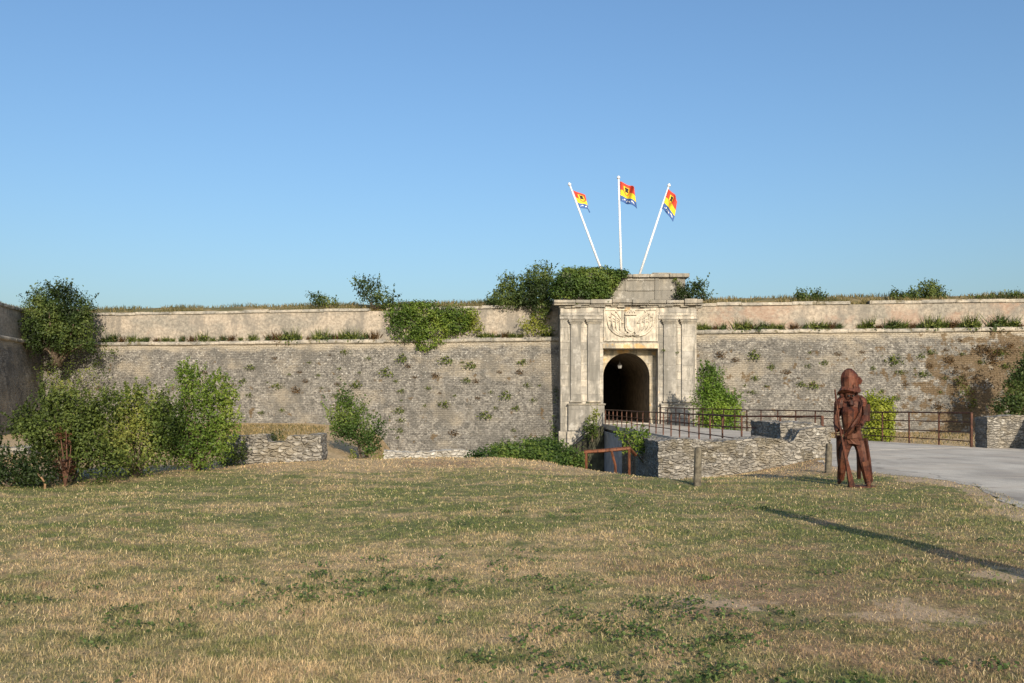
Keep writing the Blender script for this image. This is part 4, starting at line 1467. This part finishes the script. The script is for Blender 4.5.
# shrub at the foot of the wall, mid left
b = [B(348, 418, 18, 18, 38, .8), B(360, 432, 22, 12, 37.8, .8), B(344, 427, 14, 9, 37.8, .6), B(369, 446, 10, 9, 37, .5), B(345, 404, 9, 11, 38, .4)]
shrub('feathery_shrub', 'feathery dark green shrub at the wall foot beyond the ruined wall', 'shrub', (P(364, 452, 37.8)[0], 37.8, gzf(-6.2, 37.8)), b, 5200, .105, L_IVY, .04, cl=9, spread=.22, lump=.45, sh=(110, .8, 14, .6))
# ditch ivy left of the gate
b = [B(488, 456, 20, 6, 29.0, .6), B(505, 453, 20, 8, 30, .7), B(520, 452, 26, 10, 31, .9), B(545, 455, 24, 14, 32.5, 1.0), B(565, 460, 18, 14, 32, .9), B(540, 444, 20, 6, 34, .8), B(578, 466, 10, 10, 31.5, .6), B(535, 470, 40, 12, 31, .9)]
shrub('ivy_mass', 'broad bank of dark ivy in the ditch at the foot of the gate', 'ivy', (P(530, 472, 32)[0], 32, gzf(.8, 32)), b, 13000, .11, L_IVY, 0, cl=10, spread=.16, lump=.3)
b = [B(592, 424, 6, 8, 53.5, .5), B(590, 433, 8, 6, 53.5, .5), B(596, 416, 3, 5, 53.5, .3)]
shrub('leafy_shrub', 'small sparse shrub between the gate pedestal and the bridge end', 'shrub', P(592, 442, 53.5), b, 700, .14, L_MID, .03, cl=7, spread=.25, sh=(16, .6, 8, .7))
b = [B(640, 436, 10, 6, 27.0, .25), B(632, 446, 9, 7, 26.6, .25), B(645, 448, 8, 8, 26.8, .25), B(622, 434, 6, 4, 26.5, .2)]
shrub('leafy_shrub', 'bright leafy fig-like shrub hanging beside the abutment below the bridge', 'shrub', P(646, 466, 27.0), b, 700, .095, L_BRIGHT, .018, cl=6, spread=.28, sh=(22, .35, 8, .4), many=2)
# green cones behind the bridge
b = [B(711, 386, 14, 18, 51, .8), B(720, 404, 20, 20, 50.6, 1.0), B(709, 404, 17, 24, 50.6, .9), B(719, 425, 23, 16, 50.4, 1.1), B(706, 374, 8, 10, 51.2, .4), B(728, 410, 12, 14, 50.4, .6)]
shrub('cone_shrub', 'bright green conical shrub behind the bridge railings beside the gate', 'shrub', (P(716, 440, 50.6)[0], 50.6, gzf(11.5, 50.6)), b, 11000, .13, L_CONE, .05, cl=10, spread=.14, lump=.2, sh=(90, .6, 12, .85))
b = [B(888, 412, 6, 14, 40, .5), B(878, 414, 13, 18, 40, .7), B(876, 432, 15, 14, 39.8, .8), B(873, 402, 6, 8, 40.2, .4), B(886, 424, 8, 16, 39.9, .5)]
shrub('cone_shrub', 'yellow-green pointed shrub behind the soldier statue and far railing', 'shrub', (P(878, 448, 40)[0], 40, gzf(16.3, 40)), b, 6500, .11, L_LIME, .04, cl=9, spread=.17, lump=.3, sh=(50, .5, 12, .85))
# dark ivy at the right edge
b = [B(1018, 388, 14, 22, 50.5, .6), B(1030, 368, 14, 20, 51, .6), B(1006, 406, 14, 10, 49.5, .6), B(1034, 395, 20, 26, 50, .7)]
shrub('ivy_mass', 'dark ivy thicket against the wall above the roadside wall', 'ivy', (P(1014, 430, 50)[0], 50, -.5), b, 6500, .16, L_DARK, 0, cl=10, spread=.17, lump=.3)
b = [B(985, 352, 16, 9, 54.7, .06), B(962, 372, 10, 10, 54.3, .06), B(990, 376, 12, 14, 54.1, .08), B(968, 398, 10, 9, 53.8, .08), B(1004, 350, 12, 10, 54.6, .08)]
shrub('wall_creeper', 'brown dry creeper mottling the rampart face beside the dark ivy thicket', 'creeper', P(978, 425, 53.9), b, 620, .12, L_BROWN, 0, cl=5, spread=.2, lump=.5)
b = [B(961, 381, 5, 6, 54.6, .2), B(966, 392, 6, 7, 54.3, .2), B(972, 403, 5, 6, 54.0, .2)]
shrub('wall_creeper', 'narrow yellow-green creeper trailing down the wall near the dark ivy thicket', 'creeper', P(972, 412, 54.2), b, 420, .12, L_YELLOW, 0, cl=6, spread=.28)
b = [B(555, 425, 3, 10, 57.6, .2), B(556, 395, 3, 8, 57.9, .2), B(552, 440, 5, 8, 57.4, .3)]
shrub('wall_creeper', 'thin green creeper climbing the wall joint beside the gate corner', 'creeper', P(555, 450, 57.4), b, 350, .11, L_BRIGHT, 0, cl=6, spread=.3)
# weeds round the ruined wall
b = [B(238, 450, 8, 12, 21.2, .2), B(234, 462, 10, 7, 21.1, .2), B(226, 458, 8, 9, 21.1, .2)]
shrub('dry_weeds', 'dry yellowish weeds growing at the end of the ruined wall', 'weeds', (P(240, 468, 21.3)[0], 21.3, 0), b, 700, .06, L_OLIVE, .01, cl=6, spread=.25, sh=(14, .3, 8, .8))
shrub('dry_weeds', 'small green weeds in the notch on top of the ruined wall', 'weeds', P(277, 440, 21.9), [B(277, 437, 6, 4, 21.9, .15)], 160, .05, L_OLIVE, .006, cl=6, spread=.25, sh=(8, .15, 6, .8))
b = [B(352, 458, 5, 5, 23.2, .15), B(378, 460, 8, 3, 23.4, .15)]
shrub('dry_weeds', 'small pale green weeds on the lawn crest at the end of the kerb', 'weeds', (P(360, 462, 23.2)[0], 23.2, 0), b, 200, .05, L_YELLOW, .006, cl=6, spread=.25, sh=(12, .2, 6, .8))

# ---- small plants rooted in the masonry: a few meshes, then copies
def tuft_mesh(name, n, r, size, mat, grassy=False):
    C, N = crown_points([((0, -.1, .0), (r, r * .6, r * .62))], n, cl=6, spread=.26, shell=.0)
    V, Fc = leaf_quads(C, N, size)
    rnd = RNG.random(len(C))
    if grassy:
        k = n // 2
        b0 = RNG.normal(size=(k, 3)) * np.array([r * .5, .06, .03])
        d = unit(RNG.normal(size=(k, 3)) * np.array([.45, .45, .2]) + np.array([0, -.15, 1]))
        L = RNG.uniform(.5, 1.4, (k, 1)) * r * 1.3
        w = np.cross(d, RNG.normal(size=(k, 3)))
        w = unit(w) * .022
        V2 = np.stack([b0 - w, b0 + w, b0 + d * L], 1).reshape(-1, 3)
        F2 = np.arange(k * 3).reshape(-1, 3) + len(V)
        V, Fc = np.concatenate([V, V2]), np.concatenate([Fc, F2])
        rn = np.concatenate([np.repeat(rnd, 4), np.repeat(RNG.random(k), 3)])
    else:
        rn = np.repeat(rnd, 4)
    o = from_arrays(name, V, Fc, mat, None, rnd=rn)
    me = o.data
    bpy.data.objects.remove(o)
    return me


TUFTS = [tuft_mesh('tuft', 90, .30, .10, L_BROWN), tuft_mesh('tuft', 110, .34, .11, L_OLIVE), tuft_mesh('tuft', 70, .26, .10, L_OLIVE), tuft_mesh('tuft', 90, .30, .11, L_MID)]
LEDGE = [tuft_mesh('ledge', 170, .42, .11, L_OLIVE, True), tuft_mesh('ledge', 150, .40, .11, L_MID, True), tuft_mesh('ledge', 120, .36, .10, L_BROWN, True), tuft_mesh('ledge', 150, .40, .11, L_DARK, True)]


def wall_pt(P0, P1, zc, px, py, lift=0.0):
    """the point of a rampart face seen at a pixel"""
    d = Vector((P1[0] - P0[0], P1[1] - P0[1])).normalized()
    nn = Vector((d.y, -d.x))
    rx = (px - HX) / F
    off = 0.0
    for _ in range(6):
        a = Vector(P0) + nn * off
        Y = (a.x * d.y - a.y * d.x) / (rx * d.y - d.x)
        z = CZ + (HY - py) / F * Y
        off = .98 * (zc - z) / (zc + 3.6)
    return Vector((rx * Y, Y, z))


def place(mesh, name, loc, s, label, cat, group):
    o = bpy.data.objects.new(name, mesh)
    COL.objects.link(o)
    o.location = loc
    o.scale = (s * random.uniform(.8, 1.25), s, s * random.uniform(.7, 1.15))
    o.rotation_euler = (0, 0, random.uniform(-.5, .5))
    tag(o, label, cat, group)


# real spots seen in the photograph, then a scatter like them
spotsL = [(205, 372), (224, 377), (268, 382), (289, 374), (296, 390), (322, 388), (340, 368), (402, 358), (415, 377), (396, 381), (402, 400), (399, 410), (440, 393), (445, 404), (463, 362), (470, 365), (500, 372), (527, 385), (517, 407), (513, 430), (455, 433), (401, 420), (398, 437), (334, 395), (338, 384), (282, 410), (262, 412), (250, 367), (476, 381), (491, 392), (523, 361), (445, 360), (436, 375), (345, 352), (360, 372), (484, 415), (300, 372), (230, 385), (425, 405), (505, 395), (275, 358), (250, 395), (310, 362), (318, 375), (306, 381), (278, 386), (244, 380), (385, 372), (408, 366), (428, 388), (455, 395), (466, 380), (478, 398), (495, 408), (402, 390), (400, 430), (520, 372), (533, 400), (540, 385), (368, 358), (330, 355), (356, 385)]
spotsR = [(735, 360), (752, 355), (745, 385), (755, 378), (787, 372), (800, 384), (810, 352), (808, 366), (798, 378), (812, 385), (825, 362), (752, 392), (838, 354), (872, 368), (882, 391), (893, 360), (905, 384), (920, 356), (930, 352), (922, 374), (930, 366), (940, 392), (950, 360), (955, 372), (945, 378), (938, 406), (930, 400), (962, 354), (968, 368), (975, 378), (980, 362), (985, 350), (992, 360), (1000, 352), (978, 346), (965, 384), (1005, 366), (952, 394), (915, 368), (900, 372), (862, 352), (946, 350), (772, 366), (766, 386), (720, 355), (895, 398), (1010, 345), (960, 340)]
for i, (px, py) in enumerate(spotsL):
    place(TUFTS[i % 4], 'weed_bush', wall_pt(LW0, LW1, ZL, px, py), random.choice((.5, .65, .85, 1.05, 1.4)), 'small dry tuft of weeds rooted in the long grey rampart face', 'tuft', 'tufts in the long rampart face')
for i, (px, py) in enumerate(spotsR):
    place(TUFTS[(i * 3) % 4 if px < 930 else (0 if i % 3 else 1)], 'weed_bush', wall_pt(RW0, RW1, ZR, px, py), random.choice((.5, .7, .9, 1.15, 1.5)), 'small brown-green tuft of weeds rooted in the rampart face behind the soldier', 'tuft', 'tufts in the rampart face behind the soldier')
pxs = [104, 112, 121, 130, 140, 146, 156, 165, 172, 182, 192, 203, 212, 222, 232, 240, 252, 268, 276, 283, 290, 297, 308, 315, 322, 330, 337, 345, 352, 365, 374, 480, 490, 498, 505, 512, 520, 548]
for i, px in enumerate(pxs):
    big = 1.5 if 270 < px < 298 else 1.0
    q = wall_pt(LW0, LW1, ZL, px, 342)
    place(LEDGE[(i * 7) % 4], 'ledge_bush', (q.x, q.y + .22, ZL + .34), random.choice((.6, .8, 1.0, 1.3)) * big, 'clump of weeds growing on the ledge of the long rampart', 'weeds', 'weeds on the ledge of the long rampart')
pxs = [703, 708, 716, 724, 743, 748, 753, 762, 770, 780, 795, 806, 818, 826, 833, 840, 862, 870, 880, 893, 897, 905, 914, 922, 935, 946, 955, 962, 973, 980, 992, 1000, 1004, 1014, 1022]
for i, px in enumerate(pxs):
    big = 1.5 if px in (745, 833, 893, 973, 1004, 1000, 905) else 1.0
    q = wall_pt(RW0, RW1, ZR, px, 334)
    place(LEDGE[(i * 5) % 4], 'ledge_bush', (q.x, q.y + .22, ZR + .34), random.choice((.6, .8, 1.0, 1.3)) * big, 'clump of weeds growing on the ledge of the rampart behind the soldier', 'weeds', 'weeds on the ledge behind the soldier')
for px, py in ((616, 302.5), (651, 301), (575, 303), (607, 301), (588, 403), (663, 350), (678, 352)):
    place(TUFTS[2 + (px % 2)], 'weed_bush', P(px, py, YF - .2), .55, 'tiny green weed sprouting from the stonework of the gate', 'tuft', 'weeds on the gate stonework')

# ------------------------------------------------------------------ grasses
def blades(name, X, Y, Z, H, W, mat, tilt, rnd, bend=.5):
    n = len(X)
    a = RNG.uniform(0, 2 * math.pi, n)
    lean = np.abs(RNG.normal(size=n)) * tilt
    dx, dy = np.cos(a) * np.sin(lean), np.sin(a) * np.sin(lean)
    dz = np.cos(lean)
    b = RNG.uniform(0, 2 * math.pi, n)
    wx, wy = np.cos(b) * W, np.sin(b) * W
    P0 = np.stack([X, Y, Z - .004], -1)
    mid = P0 + np.stack([dx, dy, dz], -1) * (H * .55)[:, None]
    tip = mid + np.stack([dx * 1.5 + np.cos(a) * bend * .5, dy * 1.5 + np.sin(a) * bend * .5, dz * .8], -1) * (H * .5)[:, None]
    Wv = np.stack([wx, wy, np.zeros(n)], -1)
    V = np.stack([P0 - Wv, P0 + Wv, mid + Wv * .75, mid - Wv * .75, tip], 1).reshape(-1, 3)
    i = np.arange(n)[:, None] * 5
    Fc = np.concatenate([i + np.array([[0, 1, 2]]), i + np.array([[0, 2, 3]]), i + np.array([[3, 2, 4]])], 1).reshape(-1, 3)
    return from_arrays(name, V, Fc, mat, None, rnd=np.repeat(rnd, 5))


BL = m_blade()
# lawn: density falls with distance, blades widen
n = 520000
u = RNG.random(n)
Yl = 4.2 * (1 - u * (1 - (4.2 / 24.5) ** .62)) ** (-1 / .62)
Xl = RNG.uniform(-1, 1, n) * (.60 * Yl + 1.9)
crest = np.interp(Xl, CR[:, 0], CR[:, 1])
bare = .62 * np.clip(1 - road_dist(Xl, Yl) / .9, 0, 1) + .45 * np.exp(-((Xl - 3.0) / .9) ** 2 - ((Yl - 6.6) / .8) ** 2) + .5 * np.exp(-((Xl - 4.6) / .7) ** 2 - ((Yl - 8.0) / .9) ** 2) + .55 * np.exp(-((Xl - 7.3) / .8) ** 2 - ((Yl - 17.2) / .8) ** 2)
keep = (road_dist(Xl, Yl) > -.12) & (Yl < np.where(Xl < 3.7, crest + 1.3, 23.9)) & (RNG.random(n) > bare + .5 * sst((Xl - .2) / 1.8) * sst((9.5 - Yl) / 3) + (fbm(Xl * 1.3, Yl * 1.3, 3, 12) - .62) * 2.0)
Xl, Yl = Xl[keep], Yl[keep]
n = len(Xl)
patch = fbm(Xl * .9, Yl * .9, 3, 15)
Hh = RNG.uniform(.012, .042, n) * (.45 + 1.1 * patch) * (1 + .012 * Yl)
Ww = .0019 * (.7 + .6 * RNG.random(n)) * np.maximum(1, Yl / 5.5)
lawn = blades('lawn_grass', Xl, Yl, ground_z(Xl, Yl), Hh, Ww, BL, 1.0, RNG.random(n))
tag(lawn, kind='stuff')
# broad-leaved weeds in the near lawn
cx_ = np.concatenate([RNG.uniform(-4, 5.5, 240), RNG.normal(1.0, .5, 40), RNG.normal(.6, .7, 30), RNG.normal(-1.6, .7, 30)])
cy_ = np.concatenate([4.6 + RNG.random(240) ** 1.4 * 9, RNG.normal(6.3, .5, 40), RNG.normal(5.2, .3, 30), RNG.normal(7.6, .5, 30)])
kk = (fbm(cx_ * .8, cy_ * .8, 3, 20) > .5) | (np.arange(len(cx_)) > 240)
cx_, cy_ = cx_[kk], cy_[kk]
C, N = [], []
for a, b_ in zip(cx_, cy_):
    k = RNG.integers(14, 40)
    rr_ = RNG.uniform(.04, .13)
    d = RNG.normal(size=(k, 2)) * rr_
    C.append(np.stack([a + d[:, 0], b_ + d[:, 1], ground_z(a + d[:, 0], b_ + d[:, 1]) + RNG.uniform(.008, .05, k)], -1))
    N.append(unit(RNG.normal(size=(k, 3)) * .55 + np.array([0, -.2, 1])))
C, N = np.concatenate(C), np.concatenate(N)
V, Fc = leaf_quads(C, N, .034, .6)
w = from_arrays('lawn_weeds', V, Fc, m_leaf('leaf_weed', (.040, .066, .018), (.078, .122, .030), (.15, .195, .06)), None, rnd=np.repeat(RNG.random(len(C)), 4))
tag(w, kind='stuff')
# taller stray stalks
n = 420
X2, Y2 = RNG.uniform(-3.5, 6.3, n), 4.8 + RNG.random(n) ** 1.5 * 6.5
k = (road_dist(X2, Y2) > .1) & (fbm(X2 * .5, Y2 * .5, 3, 30) > .5)
X2, Y2 = X2[k], Y2[k]
s2 = blades('stray_stalks', X2, Y2, ground_z(X2, Y2), RNG.uniform(.06, .16, len(X2)), np.full(len(X2), .0022) * np.maximum(1, Y2 / 6), m_leaf('stalks', (.10, .13, .04), (.22, .22, .08), (.40, .33, .16)), .3, RNG.random(len(X2)))
tag(s2, kind='stuff')
# dry grass on the bank and in the ditch behind the ruined wall
M = A.shape[0]
n = 26000
i = RNG.integers(0, M - 1, n)
o_ = RNG.random(n)
j = np.minimum((RNG.random(n) ** 1.5 * 6).astype(int), 5)
f = RNG.random(n)[:, None]
q = (A[i, j] * (1 - f) + A[i, j + 1] * f) * (1 - o_[:, None]) + (A[i + 1, j] * (1 - f) + A[i + 1, j + 1] * f) * o_[:, None]
clump = fbm(q[:, 0] * .35, q[:, 1] * .2, 4, 41)
k = clump > .38
q, clump = q[k], clump[k]
gr = blades('rampart_grass', q[:, 0], q[:, 1], q[:, 2], RNG.uniform(.12, .34, len(q)) * (.4 + 1.4 * clump), np.full(len(q), .025), m_leaf('bank_grass', (.060, .072, .022), (.17, .140, .055), (.36, .27, .12)), .4, np.clip(RNG.random(len(q)) * .7 + (.62 - clump) * 1.2, 0, 1))
tag(gr, kind='stuff')
n = 26000
X3 = np.concatenate([RNG.uniform(-17, -3, n), RNG.uniform(13.5, 26, 7000)])
Y3 = np.concatenate([22 + RNG.random(n) * 34, 30 + RNG.random(7000) * 24])
k = (Y3 > np.interp(X3, CR[:, 0], CR[:, 1]) + .8) & ~((np.abs(X3 + 4.5 + (Y3 - 24) * .19) < 1.0) & (X3 < 0)) & (fbm(X3 * .5, Y3 * .5, 3, 44) > .36)
X3, Y3 = X3[k], Y3[k]
dg = blades('ditch_grass', X3, Y3, ground_z(X3, Y3), RNG.uniform(.06, .2, len(X3)), np.full(len(X3), .012) * Y3 / 30, m_leaf('ditch_grass', (.09, .09, .03), (.25, .185, .08), (.44, .32, .15)), .5, RNG.random(len(X3)))
tag(dg, kind='stuff')

# ------------------------------------------------------------------ camera, light, sky
cam = bpy.data.cameras.new('camera')
cam.sensor_width = 36
cam.lens = F / 1024 * 36
cam.shift_y = (HY - 341.5) / 1024
cam.clip_start, cam.clip_end = .1, 5000
co = bpy.data.objects.new('camera', cam)
COL.objects.link(co)
co.location = (0, 0, CZ)
co.rotation_euler = (math.pi / 2, 0, 0)
S.camera = co

sl = bpy.data.lights.new('sun', 'SUN')
sl.energy = 5.0
sl.angle = math.radians(.5)
sl.color = (1.0, .88, .72)
so = bpy.data.objects.new('sun', sl)
COL.objects.link(so)
sd = Vector((math.sin(SUN_AZ) * math.cos(SUN_EL), -math.cos(SUN_AZ) * math.cos(SUN_EL), math.sin(SUN_EL)))
so.rotation_euler = sd.to_track_quat('Z', 'Y').to_euler()
so.location = (20, -60, 40)

W = bpy.data.worlds.new('World')
S.world = W
W.use_nodes = True
wt = W.node_tree
bg = wt.nodes['Background']
sky = wt.nodes.new('ShaderNodeTexSky')
sky.sky_type = 'NISHITA'
sky.sun_disc = False
sky.sun_elevation = SUN_EL
sky.sun_rotation = math.pi - SUN_AZ
sky.air_density = 1.3
sky.dust_density = 2.4
sky.ozone_density = 5.6
wt.links.new(sky.outputs[0], bg.inputs[0])
bg.inputs[1].default_value = .15

S.view_settings.view_transform = 'Standard'
S.view_settings.look = 'None'
S.view_settings.gamma = 1
S.view_settings.use_curve_mapping = False
S.view_settings.exposure = 0.15
